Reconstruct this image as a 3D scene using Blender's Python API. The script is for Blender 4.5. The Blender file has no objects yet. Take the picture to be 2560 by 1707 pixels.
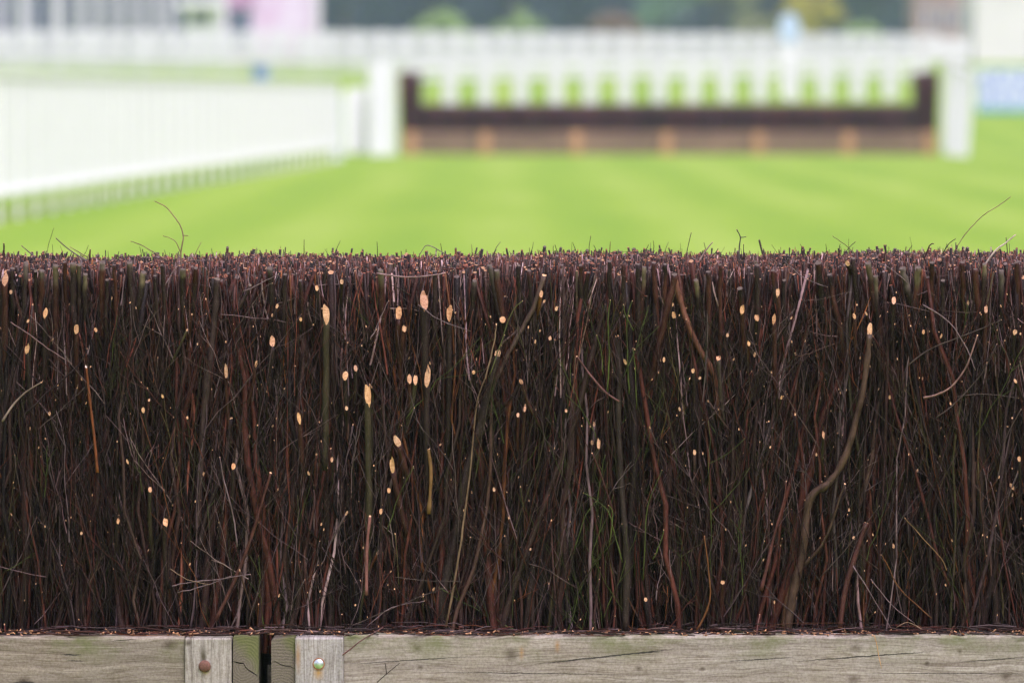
import bpy, math, random
import numpy as np
random.seed(7); rng = np.random.default_rng(7)
C = bpy.context.scene.collection
sc = bpy.context.scene

# ------------------------------------------------------------------ camera
EYE = 1.769; F = 14222.0; PITCH = math.atan((853.5 - 233) / F); D0 = 14.0
cam = bpy.data.cameras.new("camera"); co = bpy.data.objects.new("camera", cam); C.objects.link(co)
co.location = (0, 0, EYE); co.rotation_euler = (math.pi / 2 - PITCH, 0, 0)
cam.lens = 200; cam.sensor_width = 36; cam.clip_start = 0.5; cam.clip_end = 6000
cam.dof.use_dof = True; cam.dof.focus_distance = 13.98; cam.dof.aperture_fstop = 3.8
sc.camera = co
cP, sP = math.cos(PITCH), math.sin(PITCH)

def pt(px, py, d):
    """the point at distance y = d that the photograph (2560 px wide) shows at px, py"""
    a = (px - 1280) / F; b = (853.5 - py) / F
    y = cP + b * sP; z = -sP + b * cP
    k = d / y
    return (a * k, d, EYE + z * k)
S_ = 1.0884
def pv(u, v, d=13.96): return pt(u * S_, v * S_, d)

# ------------------------------------------------------------------ materials
def new_mat(name):
    m = bpy.data.materials.new(name); m.use_nodes = True
    nt = m.node_tree; b = nt.nodes["Principled BSDF"]
    return m, nt, b
def N(nt, typ, **kw):
    n = nt.nodes.new(typ)
    for k, v in kw.items():
        if k in n.inputs.keys() if isinstance(k, str) else False: n.inputs[k].default_value = v
        else: setattr(n, k, v)
    return n
def math_(nt, op, a, b=None, clamp=False):
    n = nt.nodes.new("ShaderNodeMath"); n.operation = op; n.use_clamp = clamp
    for i, x in enumerate((a, b)):
        if x is None: continue
        if isinstance(x, (int, float)): n.inputs[i].default_value = x
        else: nt.links.new(x, n.inputs[i])
    return n.outputs[0]
def mixc(nt, fac, a, b, blend='MIX'):
    n = nt.nodes.new("ShaderNodeMix"); n.data_type = 'RGBA'; n.blend_type = blend
    for sock, x in ((n.inputs["Factor"], fac), (n.inputs[6], a), (n.inputs[7], b)):
        if isinstance(x, (int, float)): sock.default_value = x
        elif isinstance(x, tuple): sock.default_value = (*x, 1) if len(x) == 3 else x
        else: nt.links.new(x, sock)
    return n.outputs[2]
def ramp(nt, fac, stops):
    n = nt.nodes.new("ShaderNodeValToRGB"); nt.links.new(fac, n.inputs[0])
    e = n.color_ramp.elements
    while len(e) < len(stops): e.new(0.5)
    for el, (p, c) in zip(e, stops):
        el.position = p; el.color = (*c, 1) if isinstance(c, tuple) else (c, c, c, 1)
    return n.outputs[0]
def noise(nt, vec, scale, detail=4, rough=0.55, dist=0.0):
    n = nt.nodes.new("ShaderNodeTexNoise")
    n.inputs["Scale"].default_value = scale; n.inputs["Detail"].default_value = detail
    n.inputs["Roughness"].default_value = rough; n.inputs["Distortion"].default_value = dist
    if vec is not None: nt.links.new(vec, n.inputs["Vector"])
    return n.outputs["Fac"]
def mapping(nt, vec, scale=(1, 1, 1), loc=(0, 0, 0)):
    n = nt.nodes.new("ShaderNodeMapping"); n.inputs["Scale"].default_value = scale; n.inputs["Location"].default_value = loc
    nt.links.new(vec, n.inputs["Vector"]); return n.outputs[0]
def objco(nt): return nt.nodes.new("ShaderNodeTexCoord").outputs["Object"]
def bump(nt, b, h, strength, dist=0.002):
    n = nt.nodes.new("ShaderNodeBump"); n.inputs["Strength"].default_value = strength; n.inputs["Distance"].default_value = dist
    nt.links.new(h, n.inputs["Height"]); nt.links.new(n.outputs[0], b.inputs["Normal"])

def plain(name, col, rough=0.5, var=0.12, scale=6.0, metal=0.0):
    m, nt, b = new_mat(name)
    f = noise(nt, objco(nt), scale)
    lo = tuple(c * (1 - var) for c in col); hi = tuple(min(1, c * (1 + var)) for c in col)
    nt.links.new(ramp(nt, f, [(0.3, lo), (0.7, hi)]), b.inputs["Base Color"])
    b.inputs["Roughness"].default_value = rough; b.inputs["Metallic"].default_value = metal
    return m

# bark: the colour of each twig is carried by its own colour attribute, with lenticels and patches on top
def bark_mat():
    m, nt, b = new_mat("birch_bark")
    at = nt.nodes.new("ShaderNodeAttribute"); at.attribute_name = "bark"
    o = objco(nt)
    patch = noise(nt, mapping(nt, o, (1, 1, 0.35)), 90, 4, 0.6)
    c1 = mixc(nt, ramp(nt, patch, [(0.35, 0.0), (0.7, 1.0)]), at.outputs["Color"], (1.8, 1.7, 1.65), 'MULTIPLY')
    c1 = mixc(nt, ramp(nt, noise(nt, mapping(nt, o, (1, 1, .6)), 28, 4, .65), [(0.38, 0.0), (0.66, 1.0)]), c1, (.48, .46, .40), 'MULTIPLY')
    dots = noise(nt, mapping(nt, o, (1, 1, 0.8)), 520, 1, 0.4)
    c2 = mixc(nt, ramp(nt, dots, [(0.66, 0.0), (0.71, 0.55)]), c1, (0.17, 0.13, 0.11))
    nt.links.new(c2, b.inputs["Base Color"])
    b.inputs["Roughness"].default_value = 0.48; b.inputs["Specular IOR Level"].default_value = 0.16
    bump(nt, b, noise(nt, mapping(nt, o, (1, 1, 0.3)), 400, 3), 0.5, 0.001)
    return m
def cut_mat():
    m, nt, b = new_mat("cut_birch_wood")
    at = nt.nodes.new("ShaderNodeAttribute"); at.attribute_name = "cut"
    o = objco(nt)
    band = noise(nt, mapping(nt, o, (1, 1, 2.0)), 130, 3, 0.6)
    c = mixc(nt, ramp(nt, band, [(0.42, 0.0), (0.60, 0.85)]), at.outputs["Color"], (0.70, 0.58, 0.48), 'MULTIPLY')
    c = mixc(nt, ramp(nt, noise(nt, mapping(nt, o, (1, 1, .5)), 420, 3, .7), [(0.52, 0.0), (0.68, 0.8)]), c, (0.60, 0.46, 0.36), 'MULTIPLY')
    nt.links.new(c, b.inputs["Base Color"]); b.inputs["Roughness"].default_value = 0.8
    return m
BARK, CUT = bark_mat(), cut_mat()

# ------------------------------------------------------------------ tube builder (vectorised)
PAL = np.array([(.0150, .0072, .0062), (.038, .0115, .0078), (.025, .0145, .0110), (.082, .056, .056), (.021, .0175, .0070), (.075, .027, .009), (.0068, .0040, .0038)])
def colours(n, w):
    w = np.array(w, float); w /= w.sum()
    c = PAL[rng.choice(len(PAL), n, p=w)]
    return c * rng.lognormal(-.12, .50, (n, 1)) * rng.uniform(.93, 1.07, (n, 3))
def cutcol(n, warm=0.3):
    a = np.array((.42, .23, .12)); b_ = np.array((.26, .085, .04)); g = np.array((.13, .09, .08))
    r = rng.random((n, 1)); out = np.where(r < warm, b_, np.where(r < 0.60, a, g))
    return out * rng.uniform(.75, 1.1, (n, 1))

class Tubes:
    def __init__(s): s.V = []; s.LV = []; s.LS = []; s.M = []; s.A = []; s.B = []; s.nv = 0; s.nl = 0
    def add(s, P, R, col, cc=None, sides=5, cut=None, lowcap=False):
        """P (n,k,3) centre lines, R (n,k) radii, col (n,3) bark, cc (n,3) cut colour, cut (n,) slant length of the top cut"""
        n, k, _ = P.shape
        T = np.gradient(P, axis=1); T /= np.linalg.norm(T, axis=2, keepdims=True) + 1e-12
        ref = np.zeros_like(T); ref[..., 1] = 1.0
        bad = np.abs(T[..., 1]) > 0.9; ref[bad] = (1, 0, 0)
        U = np.cross(T, ref); U /= np.linalg.norm(U, axis=2, keepdims=True) + 1e-12
        W = np.cross(U, T)
        ang = np.arange(sides) * 2 * math.pi / sides
        ph = rng.uniform(0, 6.28, (n, 1, 1)) if sides < 8 else 0.0
        a = ang[None, None, :] + ph
        nrm = U[:, :, None, :] * np.cos(a)[..., None] + W[:, :, None, :] * np.sin(a)[..., None]
        V = P[:, :, None, :] + nrm * R[:, :, None, None]
        if cut is not None:
            off = nrm[:, -1, :, 1] * (cut[:, None] * 0.5)
            if sides >= 12: off = off + rng.normal(0, 1, off.shape) * cut[:, None] * .045 + np.sign(nrm[:, -1, :, 0]) * cut[:, None] * rng.uniform(-.10, .10) - np.maximum(0, nrm[:, -1, :, 1]) ** 4 * cut[:, None] * rng.uniform(0, .25)
            V[:, -1] += T[:, -1, None, :] * off[..., None]
        base = s.nv
        idx = base + np.arange(n * k * sides).reshape(n, k, sides)
        nx = np.roll(idx, -1, axis=2)
        q = np.stack([idx[:, :-1], nx[:, :-1], nx[:, 1:], idx[:, 1:]], axis=-1).reshape(-1, 4)
        s.V.append(V.reshape(-1, 3)); s.nv += n * k * sides
        s.LV.append(q.ravel()); s.LS.append(s.nl + np.arange(len(q)) * 4); s.nl += q.size; s.M.append(np.zeros(len(q), np.int32))
        cap = idx[:, -1, :]
        s.LV.append(cap.ravel()); s.LS.append(s.nl + np.arange(n) * sides); s.nl += cap.size; s.M.append(np.ones(n, np.int32))
        if lowcap:
            cap = idx[:, 0, ::-1]
            s.LV.append(cap.ravel()); s.LS.append(s.nl + np.arange(n) * sides); s.nl += cap.size; s.M.append(np.ones(n, np.int32))
        if cc is None: cc = cutcol(n)
        s.A.append(np.repeat(col, k * sides, axis=0) if col.ndim == 2 else np.repeat(col.reshape(-1, 3), sides, axis=0)); s.B.append(np.repeat(cc, k * sides, axis=0))
    def build(s, name, parent=None, origin=(0, 0, 0)):
        V = np.concatenate(s.V) - np.array(origin); LV = np.concatenate(s.LV); LS = np.concatenate(s.LS); M = np.concatenate(s.M)
        me = bpy.data.meshes.new(name)
        me.vertices.add(len(V)); me.vertices.foreach_set("co", V.astype(np.float32).ravel())
        me.loops.add(len(LV)); me.loops.foreach_set("vertex_index", LV.astype(np.int32))
        me.polygons.add(len(LS)); me.polygons.foreach_set("loop_start", LS.astype(np.int32))
        me.polygons.foreach_set("material_index", M)
        me.update(calc_edges=True)
        me.polygons.foreach_set("use_smooth", M == 0)
        me.materials.append(BARK); me.materials.append(CUT)
        for nm, arr in (("bark", s.A), ("cut", s.B)):
            at = me.attributes.new(nm, 'FLOAT_COLOR', 'POINT')
            c = np.concatenate(arr); c = np.concatenate([c, np.ones((len(c), 1))], axis=1)
            at.data.foreach_set("color", c.astype(np.float32).ravel())
        o = bpy.data.objects.new(name, me); C.objects.link(o)
        o.location = origin
        if parent: o.parent = parent; o.location = tuple(np.array(origin) - np.array(parent.location))
        return o

def paths(base, direc, length, k, wob, bend=0.0):
    """curving centre lines from base (n,3) along direc (n,3)"""
    n = len(base); t = np.linspace(0, 1, k)[None, :, None]
    d = direc / np.linalg.norm(direc, axis=1, keepdims=True)
    P = base[:, None, :] + d[:, None, :] * length[:, None, None] * t
    side = rng.normal(0, 1, (n, 1, 3)); side[..., 1] *= 0.5
    side -= (side * d[:, None, :]).sum(-1, keepdims=True) * d[:, None, :]
    P = P + side * (np.sin(t * math.pi) * wob + (t ** 2) * bend) * length[:, None, None]
    j = rng.normal(0, 1, (n, k, 3)) * wob * 0.28 * length[:, None, None]; j[:, 0] = 0; j[..., 1] *= 0.4
    return P + j

# ------------------------------------------------------------------ properties
def tag(o, label=None, cat=None, group=None, kind=None):
    if label: o['label'] = label
    if cat: o['category'] = cat
    if group: o['group'] = group
    if kind: o['kind'] = kind
    return o
def empty(name, loc, label=None, cat=None, group=None, rz=0):
    o = bpy.data.objects.new(name, None); C.objects.link(o); o.location = loc; o.rotation_euler = (0, 0, rz)
    o.empty_display_size = 0.2
    return tag(o, label, cat, group)
class MB:
    """collects boxes, prisms and lathes in world metres"""
    def __init__(s): s.v = []; s.f = []
    def box(s, x0, x1, y0, y1, z0, z1):
        b = len(s.v)
        s.v += [(x0, y0, z0), (x1, y0, z0), (x1, y1, z0), (x0, y1, z0), (x0, y0, z1), (x1, y0, z1), (x1, y1, z1), (x0, y1, z1)]
        s.f += [tuple(b + i for i in q) for q in ((0, 3, 2, 1), (4, 5, 6, 7), (0, 1, 5, 4), (1, 2, 6, 5), (2, 3, 7, 6), (3, 0, 4, 7))]
        return s
    def beam(s, p, q, w, h):
        """a bar from p to q, w across (horizontal) and h high"""
        p, q = np.array(p, float), np.array(q, float); d = q - p; d /= np.linalg.norm(d)
        up = np.array((0, 0, 1.0)) if abs(d[2]) < 0.9 else np.array((0, 1.0, 0))
        r = np.cross(d, up); r /= np.linalg.norm(r); u = np.cross(r, d)
        b = len(s.v)
        for e in (p, q):
            for a, c in ((-1, -1), (1, -1), (1, 1), (-1, 1)): s.v.append(tuple(e + r * w / 2 * a + u * h / 2 * c))
        s.f += [tuple(b + i for i in t) for t in ((0, 1, 2, 3), (7, 6, 5, 4), (0, 4, 5, 1), (1, 5, 6, 2), (2, 6, 7, 3), (3, 7, 4, 0))]
        return s
    def prism(s, poly, y0, y1):
        """poly: (x, z) outline extruded from y0 to y1"""
        b = len(s.v); n = len(poly)
        s.v += [(x, y0, z) for x, z in poly] + [(x, y1, z) for x, z in poly]
        s.f += [tuple(range(b, b + n)), tuple(range(b + 2 * n - 1, b + n - 1, -1))]
        s.f += [(b + i, b + n + i, b + n + (i + 1) % n, b + (i + 1) % n) for i in range(n)]
        return s
    def build(s, name, mat, parent=None, bevel=0.0, smooth=False):
        o_ = np.array(parent.location) if parent else np.zeros(3)
        me = bpy.data.meshes.new(name); me.from_pydata([tuple(np.array(v) - o_) for v in s.v], [], s.f); me.update()
        if smooth: me.polygons.foreach_set("use_smooth", [True] * len(me.polygons))
        me.materials.append(mat)
        import bmesh
        bm = bmesh.new(); bm.from_mesh(me); bmesh.ops.recalc_face_normals(bm, faces=bm.faces)
        if bevel: bmesh.ops.bevel(bm, geom=bm.edges[:], offset=bevel, segments=2, affect='EDGES', profile=0.5)
        bm.to_mesh(me); bm.free()
        o = bpy.data.objects.new(name, me); C.objects.link(o)
        if parent: o.parent = parent
        return o

# ------------------------------------------------------------------ weathered timber
def timber(name, axis, base_lo, base_hi, grain, knots=(), cracks=(), moss_top=None, moss_amt=0.5, stains=(), seed=0.0):
    """axis 'x': grain along the board; 'z': along an upright.  Knots and cracks are at world x, z."""
    m, nt, b = new_mat(name)
    geo = nt.nodes.new("ShaderNodeNewGeometry").outputs["Position"]
    sep = nt.nodes.new("ShaderNodeSeparateXYZ"); nt.links.new(geo, sep.inputs[0])
    X, Y, Z = sep.outputs
    L, A = (X, Z) if axis == 'x' else (Z, X)      # along and across
    warp = noise(nt, mapping(nt, geo, (1.6, 1, 5) if axis == 'x' else (6, 1, 1.6), (seed, 0, 0)), 1.6, 2)
    A2 = math_(nt, 'ADD', A, math_(nt, 'MULTIPLY', math_(nt, 'SUBTRACT', warp, 0.5), 0.055))
    kmask = None; kcol = None
    for kx, kz, rx, rz in knots:
        dx = math_(nt, 'DIVIDE', math_(nt, 'SUBTRACT', X, kx), rx); dz = math_(nt, 'DIVIDE', math_(nt, 'SUBTRACT', Z, kz), rz)
        d2 = math_(nt, 'ADD', math_(nt, 'MULTIPLY', dx, dx), math_(nt, 'MULTIPLY', dz, dz))
        g = math_(nt, 'POWER', 2.718, math_(nt, 'MULTIPLY', d2, -0.22))
        sgn = dz if axis == 'x' else dx
        A2 = math_(nt, 'SUBTRACT', A2, math_(nt, 'MULTIPLY', math_(nt, 'MULTIPLY', g, sgn), 0.35 * min(rx, rz)))
        dd = math_(nt, 'SQRT', d2)
        k1 = math_(nt, 'SUBTRACT', 1.15, dd, clamp=True)
        kmask = k1 if kmask is None else math_(nt, 'MAXIMUM', kmask, k1)
    cmb = nt.nodes.new("ShaderNodeCombineXYZ")
    nt.links.new(math_(nt, 'MULTIPLY', L, 1.7), cmb.inputs[0]); nt.links.new(math_(nt, 'MULTIPLY', A2, 62), cmb.inputs[1]); cmb.inputs[2].default_value = seed
    g1 = noise(nt, cmb.outputs[0], grain, 6, 0.68, 0.4)
    cmb2 = nt.nodes.new("ShaderNodeCombineXYZ")
    nt.links.new(math_(nt, 'MULTIPLY', L, 14), cmb2.inputs[0]); nt.links.new(math_(nt, 'MULTIPLY', A2, 300), cmb2.inputs[1]); cmb2.inputs[2].default_value = seed
    g2 = noise(nt, cmb2.outputs[0], 1.0, 3, 0.6)
    col_fix = 1
    big = noise(nt, mapping(nt, geo, (1, 1, 2.2), (seed * 3, 0, 0)), 4.5, 4, 0.6)
    col = ramp(nt, g1, [(0.28, base_lo), (0.55, tuple((p + q) / 2 for p, q in zip(base_lo, base_hi))), (0.74, base_hi)])
    col = mixc(nt, ramp(nt, g2, [(0.38, 0.60), (0.5, 0.0)]), col, (0.52, 0.48, 0.44), 'MULTIPLY')
    col = mixc(nt, ramp(nt, big, [(0.40, 0.0), (0.62, 0.65)]), col, (1.17, 1.15, 1.12), 'MULTIPLY')
    blotch = noise(nt, mapping(nt, geo, (1, 1, 1.3), (seed + 7, 0, 0)), 14, 5, 0.65)
    col = mixc(nt, ramp(nt, blotch, [(0.50, 0.0), (0.70, 0.45)]), col, (0.70, 0.66, 0.56), 'MULTIPLY')
    spk = noise(nt, mapping(nt, geo, (1, 1, 1) if axis == 'x' else (1, 1, 1), (seed, 3, 0)), 150, 5, .75)
    col = mixc(nt, ramp(nt, spk, [(0.47, 0.0), (0.62, 0.7)]), col, (0.66, 0.62, 0.57), 'MULTIPLY')
    col = mixc(nt, ramp(nt, spk, [(0.36, 0.6), (0.46, 0.0)]), col, (1.25, 1.24, 1.22), 'MULTIPLY')
    if kmask is not None:
        col = mixc(nt, math_(nt, 'MULTIPLY', kmask, 0.75, clamp=True), col, (0.24, 0.19, 0.15), 'MULTIPLY')
    for (x0, x1, z0, w, col_s, amt) in stains:
        fx = math_(nt, 'SUBTRACT', 1.0, math_(nt, 'DIVIDE', math_(nt, 'ABSOLUTE', math_(nt, 'SUBTRACT', X, (x0 + x1) / 2)), (x1 - x0) / 2), clamp=True)
        fz = math_(nt, 'SUBTRACT', 1.0, math_(nt, 'DIVIDE', math_(nt, 'ABSOLUTE', math_(nt, 'SUBTRACT', Z, z0)), w), clamp=True)
        f = math_(nt, 'MULTIPLY', math_(nt, 'MULTIPLY', fx, fz), math_(nt, 'MULTIPLY', g2, amt * 3.2), clamp=True)
        col = mixc(nt, f, col, col_s)
    if moss_top is not None:
        near = math_(nt, 'SUBTRACT', 1.0, math_(nt, 'DIVIDE', math_(nt, 'SUBTRACT', moss_top, Z), 0.075), clamp=True)
        mn = noise(nt, mapping(nt, geo, (1, 1, 1.6), (seed + 2, 0, 0)), 7, 6, 0.72)
        f = math_(nt, 'MULTIPLY', math_(nt, 'MULTIPLY', math_(nt, 'ADD', near, 0.07), ramp(nt, mn, [(0.44, 0.0), (0.66, 1.0)])), moss_amt, clamp=True)
        col = mixc(nt, f, col, (0.135, 0.15, 0.05))
    ckm = None
    cw = noise(nt, mapping(nt, geo, (1, 1, 1)), 55, 3, 0.7)
    for (x0, z0, x1, z1, w) in cracks:
        t = math_(nt, 'DIVIDE', math_(nt, 'SUBTRACT', X, x0), x1 - x0)
        zl = math_(nt, 'ADD', z0, math_(nt, 'MULTIPLY', t, z1 - z0))
        dz = math_(nt, 'ABSOLUTE', math_(nt, 'ADD', math_(nt, 'SUBTRACT', Z, zl), math_(nt, 'MULTIPLY', math_(nt, 'SUBTRACT', cw, 0.5), 0.006)))
        tap = math_(nt, 'MULTIPLY', math_(nt, 'MULTIPLY', t, math_(nt, 'SUBTRACT', 1.0, t)), 4.0 * w)
        c = math_(nt, 'LESS_THAN', dz, tap)
        ckm = c if ckm is None else math_(nt, 'MAXIMUM', ckm, c)
    if ckm is not None:
        col = mixc(nt, math_(nt, 'MULTIPLY', ckm, 0.85), col, (0.02, 0.018, 0.017))
    nt.links.new(col, b.inputs["Base Color"]); b.inputs["Roughness"].default_value = 0.85
    b.inputs["Specular IOR Level"].default_value = 0.2
    h = math_(nt, 'ADD', g1, math_(nt, 'MULTIPLY', g2, 0.6))
    if ckm is not None: h = math_(nt, 'SUBTRACT', h, math_(nt, 'MULTIPLY', ckm, 2.0))
    bump(nt, b, h, 0.7, 0.0016)
    return m
def endgrain(name, cx, cz, ring, moss_c, seed):
    m, nt, b = new_mat(name)
    geo = nt.nodes.new("ShaderNodeNewGeometry").outputs["Position"]
    sep = nt.nodes.new("ShaderNodeSeparateXYZ"); nt.links.new(geo, sep.inputs[0]); X, Y, Z = sep.outputs
    dx = math_(nt, 'SUBTRACT', X, cx); dz = math_(nt, 'MULTIPLY', math_(nt, 'SUBTRACT', Z, cz), 0.9)
    d = math_(nt, 'SQRT', math_(nt, 'ADD', math_(nt, 'MULTIPLY', dx, dx), math_(nt, 'MULTIPLY', dz, dz)))
    w = noise(nt, mapping(nt, geo, (1, 1, 1), (seed, 0, 0)), 30, 3)
    d = math_(nt, 'ADD', d, math_(nt, 'MULTIPLY', w, 0.016))
    rg = math_(nt, 'ADD', math_(nt, 'MULTIPLY', math_(nt, 'SINE', math_(nt, 'MULTIPLY', d, 6.283 / ring)), 0.5), 0.5)
    fine = noise(nt, geo, 350, 3, 0.7)
    col = ramp(nt, math_(nt, 'ADD', math_(nt, 'MULTIPLY', rg, 0.16), math_(nt, 'MULTIPLY', fine, 0.84)), [(0.25, (.085, .066, .048)), (0.75, (.21, .175, .13))])
    mo = noise(nt, mapping(nt, geo, (1, 1, 1), (seed + 3, 0, 0)), 18, 5, 0.7)
    near = math_(nt, 'MULTIPLY', math_(nt, 'SUBTRACT', Z, moss_c[1]), 11.0)
    side = math_(nt, 'MULTIPLY', math_(nt, 'SUBTRACT', X, moss_c[0]), 12.0)
    f = math_(nt, 'ADD', math_(nt, 'ADD', near, side), mo, clamp=False)
    f = ramp(nt, f, [(0.42, 0.0), (0.85, 0.85)])
    mossc = mixc(nt, math_(nt, 'ADD', math_(nt, 'MULTIPLY', rg, .35), math_(nt, 'MULTIPLY', fine, .65)), (.075, .085, .022), (.165, .17, .055))
    col = mixc(nt, f, col, mossc)
    nt.links.new(col, b.inputs["Base Color"]); b.inputs["Roughness"].default_value = 0.9
    bump(nt, b, math_(nt, 'ADD', math_(nt, 'MULTIPLY', rg, .4), fine), 0.6, 0.0015)
    return m

# ------------------------------------------------------------------ near fence : two sections butted together
XG = pv(607, 1500)[0]                      # the joint between the sections
GY = 13.88                                  # front face of the timber
def wx(px): return pt(px, 1650, GY)[0]
def wz(py): return pt(1280, py, GY)[2]
ZB = wz(1590)                               # top of the front boards
secL = empty("steeplechase_fence", (-1.95, 14.1, 0), "near birch steeplechase fence section at the left, ending at the post with the rusty bolt", "steeplechase fence", "sections of the near birch fence")
secR = empty("steeplechase_fence", (1.35, 14.1, 0), "near birch steeplechase fence section with long board and shiny bolt, filling the right", "steeplechase fence", "sections of the near birch fence")
XL, XR = -3.3, 3.3

m_left = timber("grey_board_left", 'x', (.17, .137, .108), (.42, .362, .305), 0.9,
    knots=[(wx(425), wz(1612), .022, .013), (wx(60), wz(1700), .02, .01)],
    cracks=[(wx(150), wz(1636), wx(205), wz(1637), .0016), (wx(165), wz(1650), wx(210), wz(1653), .0011), (wx(280), wz(1602), wx(345), wz(1598), .001), (wx(30), wz(1704), wx(90), wz(1706), .0018)],
    moss_top=ZB, moss_amt=0.95, seed=3.1)
kn = [(wx(x), wz(y), rx, rz) for x, y, rx, rz in ((1277, 1636, .020, .020), (1043, 1620, .016, .010), (1597, 1670, .010, .008), (2140, 1620, .022, .012), (2400, 1628, .008, .006), (2318, 1658, .007, .006), (1756, 1672, .010, .006), (2515, 1690, .016, .014), (1050, 1668, .010, .007), (2135, 1697, .02, .012))]
m_right = timber("grey_board_right", 'x', (.22, .180, .150), (.52, .465, .415), 0.8, knots=kn,
    cracks=[(wx(1330), wz(1661), wx(1690), wz(1622), .0019), (wx(870), wz(1660), wx(1190), wz(1640), .0010), (wx(1990), wz(1653), wx(2340), wz(1628), .0016), (wx(1815), wz(1653), wx(1985), wz(1643), .0012),
            (wx(1540), wz(1638), wx(1660), wz(1628), .0010), (wx(2390), wz(1656), wx(2600), wz(1640), .0010), (wx(2160), wz(1683), wx(2620), wz(1684), .0009), (wx(1100), wz(1680), wx(1560), wz(1686), .0010)],
    moss_top=ZB, moss_amt=0.8, seed=11.7,
    stains=[(wx(1296), wx(1312), wz(1632), .022, (.36, .20, .08), .5), (wx(1385), wx(1402), wz(1615), .02, (.36, .19, .07), .5)])
m_postL = timber("grey_upright_left", 'z', (.24, .212, .190), (.52, .475, .435), 1.1, knots=[(wx(470), wz(1606), .011, .008)], moss_top=ZB, moss_amt=0.25, seed=5.5,
    stains=[(wx(497), wx(520), wz(1640), .030, (.09, .075, .05), .75), (wx(500), wx(530), wz(1678), .012, (.36, .22, .10), .4)])
m_postR = timber("grey_upright_right", 'z', (.25, .228, .218), (.54, .500, .485), 0.9, moss_top=ZB, moss_amt=0.12, seed=8.2,
    stains=[(wx(737), wx(754), wz(1640), .05, (.34, .19, .08), .55), (wx(780), wx(812), wz(1680), .022, (.42, .23, .06), .6)])
m_endL = endgrain("mossy_end_grain_left", wx(609), wz(1668), .0065, (wx(612), wz(1650)), 1.0)
m_endR = endgrain("mossy_end_grain_right", wx(700), wz(1745), .0065, (wx(722), wz(1622)), 6.0)
m_rear = timber("rear_board", 'x', (.16, .14, .12), (.36, .33, .29), 0.9, seed=21)

def board(x0, x1, ztop, zbot, y0, y1, mat, parent, name, seed, slope=0.0):
    """a plank with worn, slightly wavy top edge, built as one swept section"""
    r = random.Random(seed); n = int((x1 - x0) / 0.02) + 2
    prof = lambda w: [(y0, zbot), (y0, ztop - .006 + w), (y0 + .002, ztop - .002 + w), (y0 + .006, ztop + w * .6), (y1 - .005, ztop + w * .5), (y1, ztop - .005), (y1, zbot)]
    v = []; f = []; w = 0
    for i in range(n):
        w = w * 0.82 + r.gauss(0, .0006)
        x = x0 + (x1 - x0) * i / (n - 1)
        v += [(x, y, z + slope * (x - x0) * (z > zbot + .01)) for y, z in prof(w)]
    k = 7
    for i in range(n - 1):
        for j in range(k):
            a = i * k + j; b_ = i * k + (j + 1) % k
            f.append((a, b_, b_ + k, a + k))
    f.append(tuple(range(k))); f.append(tuple(range((n - 1) * k, n * k))[::-1])
    o_ = np.array(parent.location)
    me = bpy.data.meshes.new(name); me.from_pydata([tuple(np.array(p) - o_) for p in v], [], f); me.update(); me.materials.append(mat)
    import bmesh
    bm = bmesh.new(); bm.from_mesh(me); bmesh.ops.recalc_face_normals(bm, faces=bm.faces); bm.to_mesh(me); bm.free()
    o = bpy.data.objects.new(name, me); C.objects.link(o); o.parent = parent
    return o
board(XL, wx(461), ZB, .165, GY + .006, GY + .075, m_left, secL, "front_board", 1, -.0006)
board(wx(860), XR, ZB + .002, .165, GY + .008, GY + .078, m_right, secR, "front_board", 2)
board(XL, wx(461), .158, .0, GY + .010, GY + .075, m_left, secL, "lower_board", 3)
board(wx(860), XR, .158, .0, GY + .012, GY + .078, m_right, secR, "lower_board", 4)
for s, a, b_ in ((secL, XL, wx(661)), (secR, wx(663), XR)):
    board(a, b_, ZB, .0, 14.52, 14.58, m_rear, s, "rear_board", 5)
    s0 = MB().box(a if s is secL else a, a + .0 + .05 if s is secL else a + .06, 14.0, 14.5, 0.0, .36)
    s0.build("cross_timber", m_rear, s, bevel=.003)
board_obj = MB().box(wx(462), wx(579), GY - .004, GY + .070, -.05, ZB - .004).build("upright", m_postL, secL, bevel=.004)
MB().box(wx(738), wx(859), GY - .006, GY + .070, -.05, ZB - .003).build("upright", m_postR, secR, bevel=.004)

def polyl(pts): return [(wx(x), wz(y)) for x, y in pts]
# end-grain timbers, each split by a real open crack
cr = [(582, 1652), (590, 1655), (600, 1657), (609, 1657), (613, 1666), (622, 1675), (634, 1682), (646, 1690)]
up = [(x, y - (1.6 if 585 < x < 640 else .2)) for x, y in cr]; lo = [(x, y + (1.6 if 585 < x < 640 else .2)) for x, y in cr]
mb = MB(); mb.prism(polyl([(583, 1592), (585, 1590), (643, 1590), (646, 1594)] + up[::-1]), GY + .002, GY + .30)
mb.prism(polyl(lo + [(646, 2000), (582, 2000)]), GY + .003, GY + .30)
mb.build("end_timber", m_endL, secL)
cr = [(678, 1658), (684, 1650), (700, 1660), (712, 1664), (726, 1666), (737, 1671)]
up = [(x, y - (1.1 if 695 < x < 737 else .2)) for x, y in cr]; lo = [(x, y + (1.0 if 695 < x < 737 else .2)) for x, y in cr]
mb = MB(); mb.prism(polyl([(678, 1602), (684, 1596), (734, 1594), (737, 1598)] + up[::-1]), GY + .004, GY + .30)
mb.prism(polyl(lo + [(737, 2000), (679, 2000)]), GY + .005, GY + .30)
mb.build("end_timber", m_endR, secR)

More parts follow.
